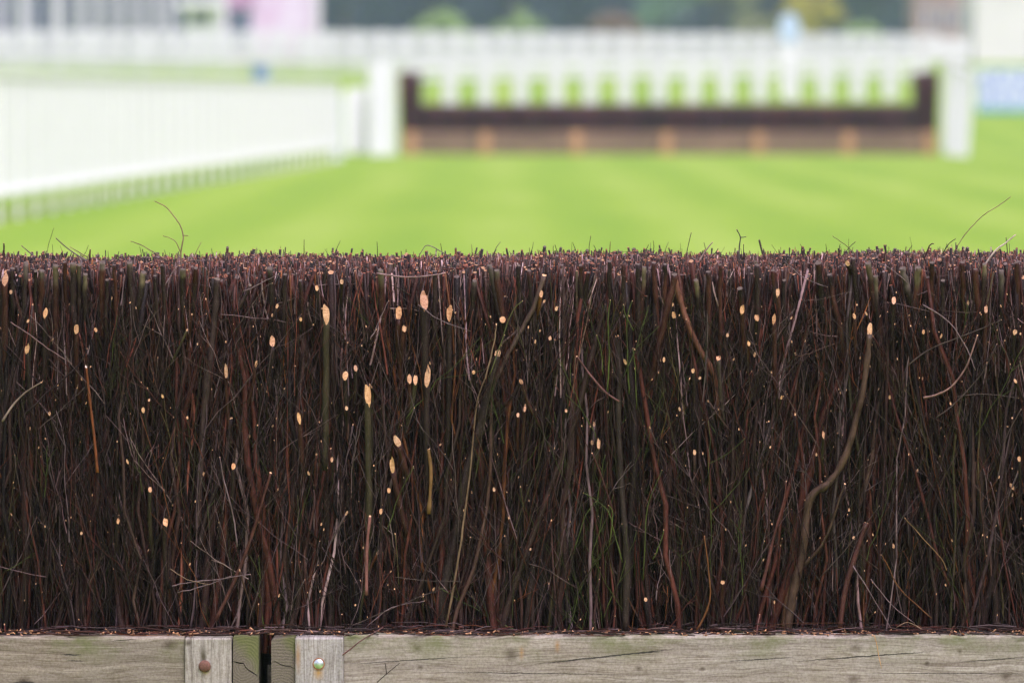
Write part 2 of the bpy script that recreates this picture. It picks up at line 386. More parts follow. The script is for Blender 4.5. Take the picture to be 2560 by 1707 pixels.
# dome-headed bolts
def bolt(px, py, r, mat, parent, washer=None):
    c = np.array((wx(px), GY - .006, wz(py))); v = []; f = []; n = 28; K = 7
    for i in range(K):
        a = i / (K - 1) * math.pi / 2
        for j in range(n):
            t = j * 2 * math.pi / n; rr = r * math.cos(a) * (1 + .012 * math.sin(3 * t + px))
            v.append(tuple(c + (rr * math.cos(t), -r * .42 * math.sin(a), rr * math.sin(t))))
    for i in range(K - 1):
        for j in range(n): f.append((i * n + j, i * n + (j + 1) % n, (i + 1) * n + (j + 1) % n, (i + 1) * n + j))
    o_ = np.array(parent.location)
    me = bpy.data.meshes.new("bolt"); me.from_pydata([tuple(np.array(p) - o_) for p in v], [], f); me.update()
    me.polygons.foreach_set("use_smooth", [True] * len(me.polygons)); me.materials.append(mat)
    o = bpy.data.objects.new("bolt", me); C.objects.link(o); o.parent = parent
    if washer:
        mbw = MB(); v = []; f = []
        for k, (rr, yy) in enumerate(((r * .8, 0), (r * .8, -.0015), (r * 1.17, -.0015), (r * 1.17, .004))):
            for j in range(n):
                t = j * 2 * math.pi / n; v.append(tuple(c + (rr * math.cos(t), yy, rr * math.sin(t)) ))
        for k in range(3):
            for j in range(n): f.append((k * n + j, k * n + (j + 1) % n, (k + 1) * n + (j + 1) % n, (k + 1) * n + j))
        mbw.v = v; mbw.f = f; w = mbw.build("rust_ring", washer, parent); w.parent = o; w.location = (0, 0, 0)
    return o
m_rust = plain("rusty_iron", (.15, .065, .045), .8, .35, 160)
m_rust2 = plain("orange_rust", (.30, .13, .06), .9, .4, 220)
m_galv, nt, b = new_mat("galvanised_steel")
b.inputs["Metallic"].default_value = 0.85; b.inputs["Roughness"].default_value = 0.33
nt.links.new(ramp(nt, noise(nt, objco(nt), 130, 3), [(0.3, (.42, .50, .53)), (0.7, (.82, .88, .88))]), b.inputs["Base Color"])
ob = bolt(512, 1664, .0150, m_rust, secL); ob['label'] = "rusty brown dome bolt head"
ob = bolt(797, 1658, .0128, m_galv, secR, m_rust2); ob['label'] = "shiny galvanised dome bolt head ringed with rust"

# ---- the birch itself
FRONT = 13.975; BACK = 14.50; ZLOW = .39
def topz(x, y):
    t = 1.3575 + .004 * np.sin(x * 2.1 + 1) + .003 * np.sin(x * 7.3) + .0025 * np.sin(x * 19 + y * 30)
    t = t + np.where(x < -.9, .006, 0) * np.clip((-x - .9) / .4, 0, 1) + .007 * np.clip((x - .2) / 1, 0, 1)
    return t - .034 * np.exp(-(y - FRONT) / .030)
def gapmask(x, w=.022): return np.abs(x - XG) > w

def split_build(makers, name, label=None):
    """makers: list of (function of tubes and side) run for each section"""
    for sec, x0, x1 in ((secL, XL, XG), (secR, XG, XR)):
        T = Tubes(); makers(T, x0, x1)
        o = T.build(name, sec, tuple(sec.location)); o['kind'] = 'stuff'
        o['label'] = "densely packed cut birch twigs"

def brush(T, x0, x1):
    L = x1 - x0
    # upright stems through the whole depth
    n = int(2500 * L)
    y = FRONT + .005 + (BACK - FRONT) * rng.random(n) ** 1.35; x = rng.uniform(x0, x1, n)
    k_ = gapmask(x, .010) | (y > 14.2); x, y = x[k_], y[k_]; n = len(x)
    r = np.clip(rng.lognormal(math.log(.0026), .62, n), .0010, .0092)
    swirl = .085 * np.sin(x * 9.1 + 1.3) + .06 * np.sin(x * 23.7) + .05 * np.sin(x * 41 + 2)
    lean = np.stack([rng.normal(0, .095, n) + swirl, rng.normal(0, .03, n), np.ones(n)], 1)
    top = topz(x, y) + rng.normal(-.006, .005, n) - np.maximum(0, r - .004) * 3
    ln = top - ZLOW
    base = np.stack([x - lean[:, 0] * ln * .6, y - lean[:, 1] * ln * .5, np.full(n, ZLOW)], 1)
    base[:, 1] = np.clip(base[:, 1], FRONT, BACK)
    P = paths(base, lean, ln * np.sqrt(1 + lean[:, 0] ** 2), 9, .030)
    P[..., 1] = np.maximum(P[..., 1], FRONT - .006)
    tp = np.linspace(1.15, .85, 9)[None, :]
    cS = colours(n, (32, 26, 16, 6, 9, 2.5, 12)); big_ = r > .0048; cS[big_] = (PAL[[0, 1, 2, 6]][rng.integers(0, 4, big_.sum())] * rng.uniform(.7, 1.3, (big_.sum(), 1)))
    frt = (y < FRONT + .05) & (r > .0022) & (rng.random(n) < .5); cS[frt] *= 1.75
    T.add(P, r[:, None] * tp * rng.normal(1, .06, (n, 9)), cS, cutcol(n, .35), 5, r * rng.uniform(.2, 1.3, n))
    # finer upright shoots that fill the top third
    n = int(5400 * L)
    y = FRONT + (BACK - FRONT) * rng.random(n) ** 1.15; x = rng.uniform(x0, x1, n)
    top = topz(x, y) + rng.normal(-.004, .006, n) + np.where(rng.random(n) < .008, rng.uniform(0, .014, n), 0)
    ln = rng.uniform(.06, .34, n); lean = np.stack([rng.normal(0, .17, n), rng.normal(0, .10, n), np.ones(n)], 1)
    base = np.stack([x - lean[:, 0] * ln, y - lean[:, 1] * ln, top - ln], 1)
    P = paths(base, lean, ln, 5, .03, .03)
    r = rng.lognormal(math.log(.0012), .35, n)
    P[..., 1] = np.maximum(P[..., 1], FRONT - .008)
    T.add(P, r[:, None] * np.linspace(1.15, .8, 5)[None, :], colours(n, (20, 34, 20, 20, 3, 4, 5)) * 2.7, cutcol(n, .65), 4, r * rng.uniform(.3, 2.5, n))
    # thin whippy twigs over the front face
    n = int(2900 * L)
    x = rng.uniform(x0, x1, n); y = rng.uniform(FRONT - .016, FRONT + .07, n)
    z = rng.uniform(ZLOW, 1.24, n); ln = np.clip(rng.lognormal(math.log(.17), .5, n), .04, .6)
    dx = rng.normal(0, .28, n) + np.where(rng.random(n) < .30, rng.normal(0, .8, n), 0)
    dr = np.stack([dx, rng.normal(-.03, .05, n), np.ones(n)], 1)
    base = np.stack([x, y, z], 1)
    P = paths(base, dr, ln, 8, .035, .07)
    P[..., 2] -= np.maximum(0, (P[..., 2] - topz(P[..., 0], P[..., 1])).max(1) + rng.uniform(.0, .07, n))[:, None]; P[..., 2] = np.maximum(P[..., 2], ZLOW + .02)
    P[..., 1] = np.clip(P[..., 1], FRONT - .035, BACK)
    r = rng.lognormal(math.log(.00078), .42, n)
    r = np.minimum(r, .0013); cw = (14, 22, 26, 25, 20, 2.5, 4); cA = colours(n, cw); gm = rng.random(n) < .16 * np.exp(-((x - .20) / .22) ** 2) + .02; cA[gm] = np.array((.045, .062, .014)) * rng.uniform(.5, 1.3, (gm.sum(), 1))
    for jn in (3, 5):
        b2 = P[:, jn].copy(); d2 = P[:, jn + 1] - P[:, jn]; d2 = d2 / (np.linalg.norm(d2, axis=1, keepdims=True) + 1e-9)
        d2[:, 0] += rng.choice([-1, 1], n) * rng.uniform(.25, .9, n)
        P2 = paths(b2, d2, ln * rng.uniform(.15, .45, n), 5, .04, .08); P2[..., 2] -= np.maximum(0, P2[..., 2].max(1) - (topz(b2[:, 0], b2[:, 1]) - rng.uniform(.0, .06, n)))[:, None]; P2[..., 1] = np.clip(P2[..., 1], FRONT - .035, BACK)
        T.add(P2, (r * .72)[:, None] * np.linspace(1.1, .6, 5)[None, :], cA, cutcol(n, .3), 4, r)
    T.add(P, r[:, None] * np.linspace(1.3, .6, 8)[None, :] * rng.normal(1, .14, (n, 8)), cA, cutcol(n, .3), 4, r * 1.5)
    # shorter clipped side shoots with fresh pale ends, pointing out at the viewer
    n = int(240 * L)
    x = rng.uniform(x0, x1, n); z = ZLOW + .03 + .87 * rng.random(n) ** .6; y = np.full(n, FRONT + .01)
    ln = rng.uniform(.03, .14, n)
    dr = np.stack([rng.normal(0, .35, n), rng.uniform(-.35, -.08, n), np.ones(n)], 1)
    P = paths(np.stack([x, y, z - ln], 1), dr, ln, 4, .02, .03)
    P[..., 1] = np.maximum(P[..., 1], FRONT - .03)
    r = rng.lognormal(math.log(.0014), .42, n)
    T.add(P, np.repeat(r[:, None], 4, 1), colours(n, (30, 25, 20, 5, 10, 1, 5)), np.array((.62, .37, .19)) * rng.uniform(.5, 1.1, (n, 1)), 6, r * rng.uniform(1.5, 4.5, n))
    # twigs lying slantwise across the top and just under it
    n = int(150 * L)
    x = rng.uniform(x0, x1, n); y = rng.uniform(FRONT - .01, BACK - .05, n); ln = rng.uniform(.04, .22, n)
    sg = np.where(rng.random(n) < .5, -1, 1)
    dr = np.stack([sg * rng.uniform(.5, 2.0, n), rng.normal(0, .4, n), rng.uniform(-.3, .45, n)], 1)
    P = paths(np.stack([x, y, topz(x, y) - rng.uniform(.0, .07, n)], 1), dr, ln, 6, .05, .12)
    P[..., 2] -= np.maximum(0, (P[..., 2] - topz(P[..., 0], P[..., 1])).max(1) - rng.uniform(-.02, .010, n))[:, None]; P[..., 1] = np.clip(P[..., 1], FRONT - .02, BACK)
    r = rng.lognormal(math.log(.0012), .35, n)
    T.add(P, r[:, None] * np.linspace(1.2, .6, 6)[None, :], colours(n, (10, 14, 20, 50, 4, 4, 1)) * 1.6, cutcol(n), 4, r, True)
    # a few hairs above the clipped line
    n = int(26 * L)
    x = rng.uniform(x0, x1, n); y = rng.uniform(FRONT, BACK, n); ln = rng.uniform(.02, .05, n)
    P = paths(np.stack([x, y, topz(x, y) - .01], 1), np.stack([rng.normal(0, .45, n), rng.normal(0, .3, n), np.ones(n)], 1), ln, 4, .05, .08)
    T.add(P, rng.uniform(.0006, .0013, n)[:, None] * np.linspace(1.2, .6, 4)[None, :], colours(n, (20, 20, 20, 20, 4, 8, 4)), None, 4)
split_build(brush, "birch_brush")

# ---- individually placed stems: (points in the photograph, radius m at first and last point, colour, cut length m)
DK = (.020, .012, .011); RD = (.040, .015, .011); OL = (.036, .029, .016); GR = (.052, .038, .032); LI = (.14, .10, .105); OC = (.11, .046, .016); TN = (.18, .125, .078); GN = (.050, .068, .014)
def smooth(pts, k):
    pts = np.array(pts, float); t = np.linspace(0, len(pts) - 1, k); out = np.zeros((k, pts.shape[1]))
    for i, tt in enumerate(t):
        j = min(int(tt), len(pts) - 2); u = tt - j
        p0, p1, p2, p3 = pts[max(j - 1, 0)], pts[j], pts[j + 1], pts[min(j + 2, len(pts) - 1)]
        out[i] = .5 * (2 * p1 + (p2 - p0) * u + (2 * p0 - 5 * p1 + 4 * p2 - p3) * u * u + (3 * p1 - p0 - 3 * p2 + p3) * u ** 3)
    return out
count = {}
def stem(name, uv, r0, r1, col, cut=0.0, y0=13.955, y1=None, cc=(.66, .41, .22), sides=12, jit=.0, label=None, forks=(), tipcol=None, tipat=.8):
    T = Tubes(); xs = []
    for uvv, ra, rb in [(uv, r0, r1)] + list(forks):
        d = np.linspace(y0, y1 if y1 is not None else y0, len(uvv))
        pts = [pv(u, v, dd) for (u, v), dd in zip(uvv, d)]
        k = max(5, (4 if tipcol is None else 9) * (len(pts) - 1) + 1)
        P = smooth(pts, k); P += rng.normal(0, jit, P.shape)
        R = np.linspace(ra, rb, k) * (1 + rng.normal(0, .09, k))
        xs.append(P[:, 0].mean())
        cl = np.array([col]) if tipcol is None else (np.array(col)[None] + (np.array(tipcol) - np.array(col))[None] * np.clip((np.linspace(0, 1, k) - tipat) / .06, 0, 1)[:, None])[None]
        T.add(P[None], R[None], cl * rng.uniform(.9, 1.1), np.array([cc]), sides, np.array([cut if ra is r0 and uvv is uv else rb]), True)
    sec = secL if xs[0] < XG else secR
    if count.get((sec.name, name), 0) >= 96: return None
    count[(sec.name, name)] = count.get((sec.name, name), 0) + 1
    o = T.build(name, sec, tuple(sec.location))
    if label: o['label'] = label
    return o

# slanting fresh cuts: u, top v, bottom v, width (all in the 2352 px view), lean of stem, length shown below, colour
CUTS = [(12, 628, 656, 14, 0, 260, RD), (104, 708, 730, 11, 4, 200, DK), (176, 745, 766, 12, -6, 170, RD), (62, 787, 812, 12, -14, 200, DK), (749, 697, 742, 15, 2, 360, OL),
 (974, 670, 711, 19, 2, 330, DK), (916, 700, 740, 14, -3, 120, RD), (928, 746, 762, 10, 8, 120, RD), (1032, 697, 735, 12, 4, 330, DK), (1155, 728, 740, 12, -12, 60, DK),
 (626, 771, 796, 14, 10, 120, DK), (793, 851, 871, 13, -8, 160, DK), (817, 838, 853, 9, 6, 110, DK), (845, 880, 930, 16, -4, 330, OL), (982, 842, 888, 14, -2, 260, DK),
 (940, 860, 880, 9, 3, 120, RD), (955, 860, 884, 10, 22, 130, OL), (687, 945, 972, 11, -10, 160, RD), (913, 1000, 1029, 15, -22, 90, RD), (901, 1048, 1090, 13, -30, 160, RD),
 (537, 1062, 1078, 11, 2, 170, DK), (380, 1188, 1209, 12, -4, 150, DK), (345, 1117, 1130, 9, -6, 160, OL), (329, 936, 948, 8, -14, 100, DK), (519, 832, 870, 8, -10, 180, RD),
 (875, 1168, 1180, 8, -3, 110, DK), (893, 1120, 1132, 8, -3, 100, DK), (1375, 1005, 1032, 8, 16, 120, OL), (1360, 1010, 1022, 6, 0, 60, DK), (1786, 660, 682, 10, -6, 160, RD),
 (1704, 700, 722, 10, -8, 130, RD), (1738, 722, 738, 11, -3, 70, DK), (1778, 722, 746, 10, -8, 240, RD), (1720, 782, 796, 8, -5, 60, RD), (1548, 712, 735, 9, 0, 60, DK),
 (2053, 680, 697, 11, 4, 140, DK), (1963, 720, 732, 8, -4, 130, RD), (2265, 700, 718, 9, 4, 170, RD), (2331, 757, 768, 10, 0, 80, DK), (1650, 815, 828, 10, -10, 150, GR),
 (1592, 845, 856, 8, 0, 120, DK), (1525, 820, 832, 6, -3, 90, DK), (1243, 667, 684, 8, 8, 60, OC), (1947, 598, 612, 12, -8, 30, DK), (1197, 870, 882, 9, -40, 110, RD),
 (271, 1188, 1204, 7, 0, 80, DK), (763, 1048, 1060, 8, 4, 80, DK), (2341, 1048, 1060, 8, 3, 120, DK), (1892, 990, 1008, 7, 2, 90, OL), (2332, 870, 880, 7, -20, 60, DK), (1278, 704, 714, 7, -3, 60, DK),
 (1088, 850, 858, 8, 2, 50, DK), (1264, 772, 782, 7, -8, 90, DK), (797, 933, 942, 7, -2, 80, DK), (1205, 932, 944, 8, 2, 140, RD), (1190, 948, 958, 7, -2, 120, RD), (1660, 1333, 1340, 10, 1, 105, RD),
 (728, 655, 668, 9, 6, 90, DK), (785, 640, 652, 8, 2, 60, DK), (2121, 757, 767, 7, 0, 60, DK), (691, 728, 738, 7, -2, 40, DK), (220, 752, 763, 7, -20, 60, DK), (1437, 822, 842, 8, -4, 30, DK),
 (2044, 905, 918, 5, -3, 60, DK), (1795, 908, 917, 6, 0, 60, DK), (588, 828, 842, 7, 30, 150, RD), (374, 905, 915, 5, -4, 60, DK), (1300, 938, 946, 6, 3, 60, DK), (1135, 1118, 1128, 7, -4, 80, RD)]
for u, v0, v1, w, lean, ln, col in CUTS:
    px2m = 1 / (1016 * .9188)  # metres per unit of the 2352 px view
    r = w * .5 * px2m * .97; cl = max(v1 - v0, 3) * px2m
    vm = (v0 + v1) / 2
    stem("cut_stem", [(u - lean * 1.2, vm + ln), (u - lean * .5 + random.uniform(-4, 4), vm + ln * .5), (u, vm)], r * 1.12, r, col, cl,
         y0=13.985, y1=13.944, cc=tuple(np.array((.70, .415 * random.uniform(.90, 1.04), .215 * random.uniform(.8, 1.15))) * random.uniform(.62, 1.05)), jit=.0004)
# thick weathered ends just under the clipped line: u, top v, width, lean, colour
TOPS = [(8, 640, 16, 0, RD), (28, 612, 12, 0, DK), (60, 600, 12, 2, GR), (82, 620, 9, 0, DK), (97, 618, 13, 1, GR), (128, 606, 13, 0, OL), (148, 598, 10, -2, RD), (168, 602, 15, 0, OL), (182, 605, 11, 0, OL), (196, 628, 12, 0, OL), (235, 600, 14, 0, GR), (246, 640, 8, 1, DK),
 (262, 604, 9, -2, RD), (298, 600, 13, -3, OL), (330, 622, 15, 6, OL), (355, 630, 9, -3, DK), (372, 604, 10, -3, DK), (420, 616, 13, 0, OL), (450, 612, 11, 2, RD), (620, 612, 14, -2, GR), (655, 628, 10, 1, DK), (690, 640, 9, -3, DK), (874, 616, 14, -2, OL),
 (1000, 618, 11, 1, DK), (1090, 640, 12, 3, GR), (1125, 608, 13, -8, GR), (1140, 618, 15, -5, OL), (1190, 606, 10, -2, DK), (1215, 620, 11, -4, RD), (1335, 605, 12, 0, RD), (1350, 622, 10, 4, RD), (1400, 598, 10, 0, DK), (1432, 602, 12, -1, RD), (1466, 604, 12, 0, DK), (1480, 612, 11, 3, OL),
 (1500, 600, 12, -3, RD), (1528, 604, 10, 0, DK), (1550, 627, 16, 9, RD), (1600, 640, 11, -2, OL), (1628, 620, 12, 0, DK), (1655, 604, 10, 0, RD), (1700, 660, 14, -4, DK), (1740, 604, 12, 0, DK), (1775, 618, 11, -4, RD), (1800, 640, 10, 0, DK), (1880, 600, 16, -4, RD), (1905, 628, 12, -8, DK),
 (1960, 590, 12, -3, DK), (1994, 602, 15, -7, OL), (2010, 630, 12, -2, OL), (2072, 612, 15, -10, GR), (2110, 612, 15, 4, OL), (2140, 600, 12, 0, DK), (2165, 640, 11, 0, DK), (2210, 600, 12, -2, RD), (2240, 615, 14, -3, RD), (2262, 604, 12, 2, OL), (2300, 620, 13, 0, GR), (2335, 600, 12, -2, RD)]
for u, v0, w, lean, col in TOPS:
    r = w * .46 / 934; ln = random.uniform(160, 380); v0 = v0 + 3
    stem("stem_end", [(u - lean * ln / 40, v0 + ln), (u - lean * ln / 90, v0 + ln * .45), (u, v0)], r * 1.25, r, tuple(np.array(DK if random.random() < .6 else RD) * random.uniform(.8, 1.5)), r * .6, y0=14.0, y1=13.954,
         cc=(.10, .075, .058), jit=.0009, tipcol=tuple(np.array({OL: (.10, .082, .048), OC: (.15, .075, .03), GR: (.085, .068, .058)}.get(col, col)) * random.uniform(.7, 1.2)), tipat=1 - random.uniform(25, 70) / ln)
# long crooked stems
stem("birch_stem", [(1809, 1446), (1815, 1400), (1828, 1335), (1842, 1280), (1850, 1215), (1856, 1160), (1872, 1130), (1900, 1112), (1925, 1080), (1948, 1030), (1966, 965), (1983, 890), (1993, 815), (1998, 757)], .0112, .0066, (.055, .033, .022), .036,
     y0=13.972, y1=13.945, jit=.0005, label="thick crooked birch branch bending right and up, cut pale at its tip",
     forks=[([(1845, 1298), (1880, 1262), (1905, 1215), (1922, 1165), (1940, 1110)], .0045, .0022)])
stem("birch_stem", [(1800, 1446), (1808, 1375), (1825, 1320), (1838, 1270), (1842, 1200), (1846, 1140)], .0088, .0070, (.07, .034, .014), .01, y0=13.972, y1=14.0, label="ochre split branch beside the crooked one")
stem("birch_stem", [(1008, 1446), (1022, 1340), (1052, 1200), (1066, 1110), (1088, 1030), (1106, 965), (1120, 900), (1134, 850), (1143, 812)], .0125, .0076, (.026, .017, .014), .024, y0=13.985, y1=13.955, jit=.0005,
     forks=[([(1108, 960), (1150, 935), (1180, 905), (1197, 875)], .0045, .003)])
stem("birch_stem", [(1025, 1440), (1050, 1300), (1068, 1180), (1082, 1060), (1095, 930), (1120, 850), (1134, 790), (1140, 745)], .0026, .0016, (.13, .088, .052), .004, y0=13.95, y1=13.945, jit=.0006)
stem("birch_stem", [(1110, 945), (1140, 870), (1180, 790), (1205, 745), (1228, 700), (1250, 632)], .0060, .0055, (.085, .055, .045), .004, y0=13.975, y1=13.955, jit=.0005, forks=[([(1205, 745), (1175, 770), (1150, 790)], .003, .0018)])
stem("birch_stem", [(452, 1230), (458, 1110), (466, 990), (476, 880), (487, 790), (495, 700), (499, 640)], .0098, .0078, (.032, .020, .017), .006, y0=13.985, y1=13.965, cc=(.14, .11, .08), jit=.0005,
     forks=[([(495, 745), (530, 730), (552, 700), (575, 655)], .0050, .0042)])
stem("birch_stem", [(455, 1260), (475, 1180), (500, 1110), (520, 1040), (530, 960)], .0060, .0045, DK, .004, y0=13.97)
stem("birch_stem", [(495, 1425), (540, 1330), (575, 1240), (600, 1160), (622, 1085)], .0048, .0030, (.060, .024, .017), .004, y0=13.95)
stem("birch_stem", [(224, 1085), (216, 1000), (206, 915), (198, 842)], .0036, .0030, (.13, .042, .014), .006, y0=13.95, cc=(.8, .7, .6))
stem("birch_stem", [(1700, 870), (1725, 800), (1730, 700), (1742, 640)], .006, .005, DK, .004, y0=13.975)
stem("birch_stem", [(1655, 960), (1640, 860), (1600, 790), (1565, 700), (1550, 632)], .0072, .0068, (.13, .055, .035), .006, y0=13.985, y1=13.965, cc=(.2, .15, .1))
stem("birch_stem", [(1436, 1446), (1440, 1290), (1432, 1180), (1424, 1060), (1420, 950), (1423, 850), (1416, 770)], .0085, .0058, (.028, .020, .015), .008, y0=13.97)
stem("birch_stem", [(1410, 1180), (1380, 1090), (1360, 1040)], .003, .002, RD, .003, y0=13.95)
stem("birch_stem", [(1422, 922), (1390, 900), (1355, 860), (1325, 818)], .0028, .0022, (.12, .055, .05), .004, y0=13.948)
stem("birch_stem", [(2090, 1080), (2045, 990), (2060, 880), (2080, 750), (2100, 690)], .0065, .0055, RD, .004, y0=13.99)
stem("birch_stem", [(2121, 913), (2150, 907), (2185, 888), (2215, 850), (2230, 815), (2245, 770)], .0028, .0018, (.17, .10, .085), .004, y0=13.94, label="pale pinkish twig curving over the dark brush")
stem("birch_stem", [(1990, 1200), (1960, 1290), (1940, 1360), (1930, 1440)], .006, .006, (.060, .023, .018), .004, y0=13.955)
stem("birch_stem", [(842, 1366), (842, 1290), (845, 1230), (850, 1185)], .0045, .0032, (.17, .075, .062), .004, y0=13.935, label="short pink-barked twig hanging down")
stem("birch_stem", [(5, 968), (30, 930), (60, 900), (95, 878)], .0030, .0014, (.17, .13, .10), .004, y0=13.94)
stem("birch_stem", [(1748, 1355), (1762, 1300), (1778, 1230), (1800, 1150), (1806, 1105)], .0052, .0012, (.085, .032, .026), .003, y0=13.945)
stem("birch_stem", [(985, 1180), (990, 1090), (984, 1030)], .005, .004, (.15, .085, .03), .004, y0=13.965)
# thin trailing twigs
TW = [([(2140, 1420), (2100, 1385), (2062, 1345), (2040, 1300), (2024, 1273)], .0016, OC), ([(2175, 1310), (2160, 1280), (2110, 1225), (2078, 1190)], .0011, (.20, .12, .055)), ([(2120, 1446), (2085, 1428), (2060, 1440)], .0012, TN),
 ([(395, 1345), (440, 1336), (500, 1330), (575, 1318)], .0014, LI), ([(410, 1360), (470, 1345), (530, 1322)], .0011, LI), ([(390, 1305), (430, 1330), (480, 1342)], .0010, TN),
 ([(800, 1440), (870, 1410), (960, 1372), (1020, 1350)], .0013, GR), ([(840, 1440), (900, 1395), (975, 1380)], .0010, LI), ([(910, 1325), (970, 1332), (1060, 1335)], .0010, GR),
 ([(1430, 1290), (1410, 1220), (1395, 1170), (1340, 1130)], .0017, GN), ([(1400, 1250), (1408, 1180), (1398, 1160)], .0014, GN), ([(1478, 1330), (1482, 1240), (1488, 1160), (1520, 1080)], .0015, GN), ([(1500, 1285), (1515, 1250), (1525, 1215)], .0015, GN),
 ([(1445, 905), (1442, 830), (1440, 740), (1452, 690)], .0018, GN), ([(1395, 900), (1400, 820), (1396, 740), (1402, 690)], .0018, GN), ([(1462, 940), (1460, 860), (1454, 800)], .0015, GN), ([(1385, 860), (1380, 800), (1370, 770)], .0012, GN), ([(1455, 760), (1440, 730), (1432, 700)], .0014, GN),
 ([(1125, 860), (1150, 790), (1175, 720), (1200, 690)], .0013, (.11, .12, .04)), ([(1085, 1130), (1130, 880), (1160, 770)], .0010, OL), ([(890, 1220), (915, 1140), (950, 1070)], .0012, GN), ([(905, 1300), (905, 1260), (870, 1200)], .001, OL),
 ([(1320, 1260), (1345, 1185), (1370, 1150)], .0012, GN), ([(1600, 1450), (1630, 1380), (1625, 1290), (1618, 1230)], .0022, OC), ([(1735, 1478), (1740, 1440), (1745, 1410)], .0016, (.2, .09, .09)), ([(2085, 840), (2140, 800), (2240, 760), (2300, 735)], .0016, GR),
 ([(2120, 700), (2180, 740), (2220, 800), (2240, 850)], .0015, LI), ([(2150, 960), (2200, 920), (2260, 850), (2290, 790)], .0016, GR), ([(2290, 1110), (2310, 1010), (2345, 940)], .0015, GR), ([(2200, 910), (2260, 905), (2340, 915)], .0013, GR), ([(1800, 600), (1850, 640), (1900, 660)], .0011, LI),
 ([(25, 740), (70, 770), (110, 800), (165, 835)], .0014, (.16, .10, .10)), ([(60, 950), (110, 900), (180, 840), (200, 800)], .0020, DK), ([(545, 1255), (535, 1180), (515, 1105), (505, 1050)], .0018, LI), ([(640, 1440), (665, 1395), (700, 1330)], .0014, GR),
 ([(865, 628), (910, 634), (960, 636), (1022, 627)], .0020, (.24, .16, .16)), ([(555, 672), (600, 650), (640, 630)], .0013, LI), ([(380, 655), (400, 620), (430, 600), (490, 598)], .0013, LI), ([(540, 760), (600, 670), (625, 650)], .0013, GR), ([(850, 780), (870, 740), (893, 690)], .0014, LI), ([(960, 700), (1010, 735), (1080, 760)], .0012, LI),
 ([(1480, 680), (1440, 640), (1405, 620)], .0012, RD), ([(2085, 650), (2050, 620), (2010, 600)], .001, LI), ([(1960, 1300), (2010, 1380), (2045, 1440)], .0015, LI), ([(2000, 1330), (2050, 1390), (2100, 1430)], .0012, LI), ([(1880, 1330), (1960, 1240), (2020, 1160)], .0012, GR)]
for uvv, r, col in TW:
    stem("twig", uvv, r * 1.15, r * .7, col, .001, y0=13.936, y1=13.93, sides=6, jit=.0006)
# sprigs standing above the clipped top
def spr(uvv, r, col, d=14.1, forks=()): stem("sprig", uvv, r * 1.2, r * .75, col, .001, y0=d, sides=6, jit=.0003, forks=[(f, r * .8, r * .5) for f in forks])
spr([(416, 640), (416, 580), (421, 542), (412, 515), (400, 498), (380, 475), (355, 462)], .0016, TN, 14.05, [[(416, 582), (400, 552), (374, 542)], [(419, 541), (433, 542)]])
spr([(200, 600), (160, 574), (128, 547)], .0016, (.13, .10, .10), 14.0)
spr([(385, 600), (330, 566), (300, 554)], .0013, TN, 14.1); spr([(80, 590), (49, 564)], .0014, LI, 14.2); spr([(200, 590), (160, 567)], .0012, TN, 14.25)
spr([(105, 600), (112, 560), (124, 523)], .0007, GR, 14.4); spr([(445, 590), (462, 556)], .0008, TN, 14.25); spr([(206, 600), (207, 572)], .0022, RD, 14.05); spr([(10, 600), (9, 558)], .0020, RD, 14.1)
spr([(1045, 596), (1010, 576), (990, 565), (976, 566), (960, 592)], .0011, LI, 14.1); spr([(1356, 620), (1353, 575), (1357, 541)], .0009, GR, 14.15); spr([(1493, 600), (1495, 557)], .0005, GR, 14.3)
spr([(1570, 640), (1578, 580), (1588, 534)], .0011, GR, 14.1); spr([(1600, 610), (1618, 580), (1637, 556)], .0019, (.28, .20, .18), 14.05)
spr([(1697, 620), (1698, 575), (1700, 546), (1692, 527)], .0018, (.05, .045, .04), 14.05, [[(1700, 546), (1714, 544)]]); spr([(1708, 600), (1708, 560)], .0011, DK, 14.1)
spr([(1760, 600), (1753, 575)], .001, DK, 14.2); spr([(1985, 600), (1940, 562), (1912, 542)], .0010, TN, 14.2); spr([(1920, 610), (1945, 575), (1965, 555)], .0011, GR, 14.1); spr([(1925, 590), (1930, 560)], .001, DK, 14.05)
spr([(2150, 640), (2185, 590), (2210, 548), (2238, 515), (2262, 492), (2290, 475), (2321, 452)], .0011, TN, 14.15); spr([(2255, 620), (2285, 577), (2310, 558), (2333, 539)], .0020, (.42, .34, .30), 14.0)
spr([(2316, 600), (2311, 545)], .0012, DK, 14.1); spr([(2160, 590), (2180, 560), (2196, 548)], .0011, GR, 14.2); spr([(2120, 605), (2135, 565), (2146, 560)], .0016, RD, 14.05); spr([(2070, 590), (2090, 572)], .001, LI, 14.2)
spr([(1813, 600), (1813, 568)], .0012, DK, 14.1); spr([(2030, 600), (2036, 562)], .0016, RD, 14.0); spr([(1218, 600), (1216, 568)], .0008, GR, 14.2); spr([(580, 600), (590, 571)], .0008, LI, 14.2)
spr([(1615, 610), (1640, 585), (1650, 570)], .0011, DK, 14.1); spr([(2190, 590), (2186, 560)], .0008, TN, 14.3)

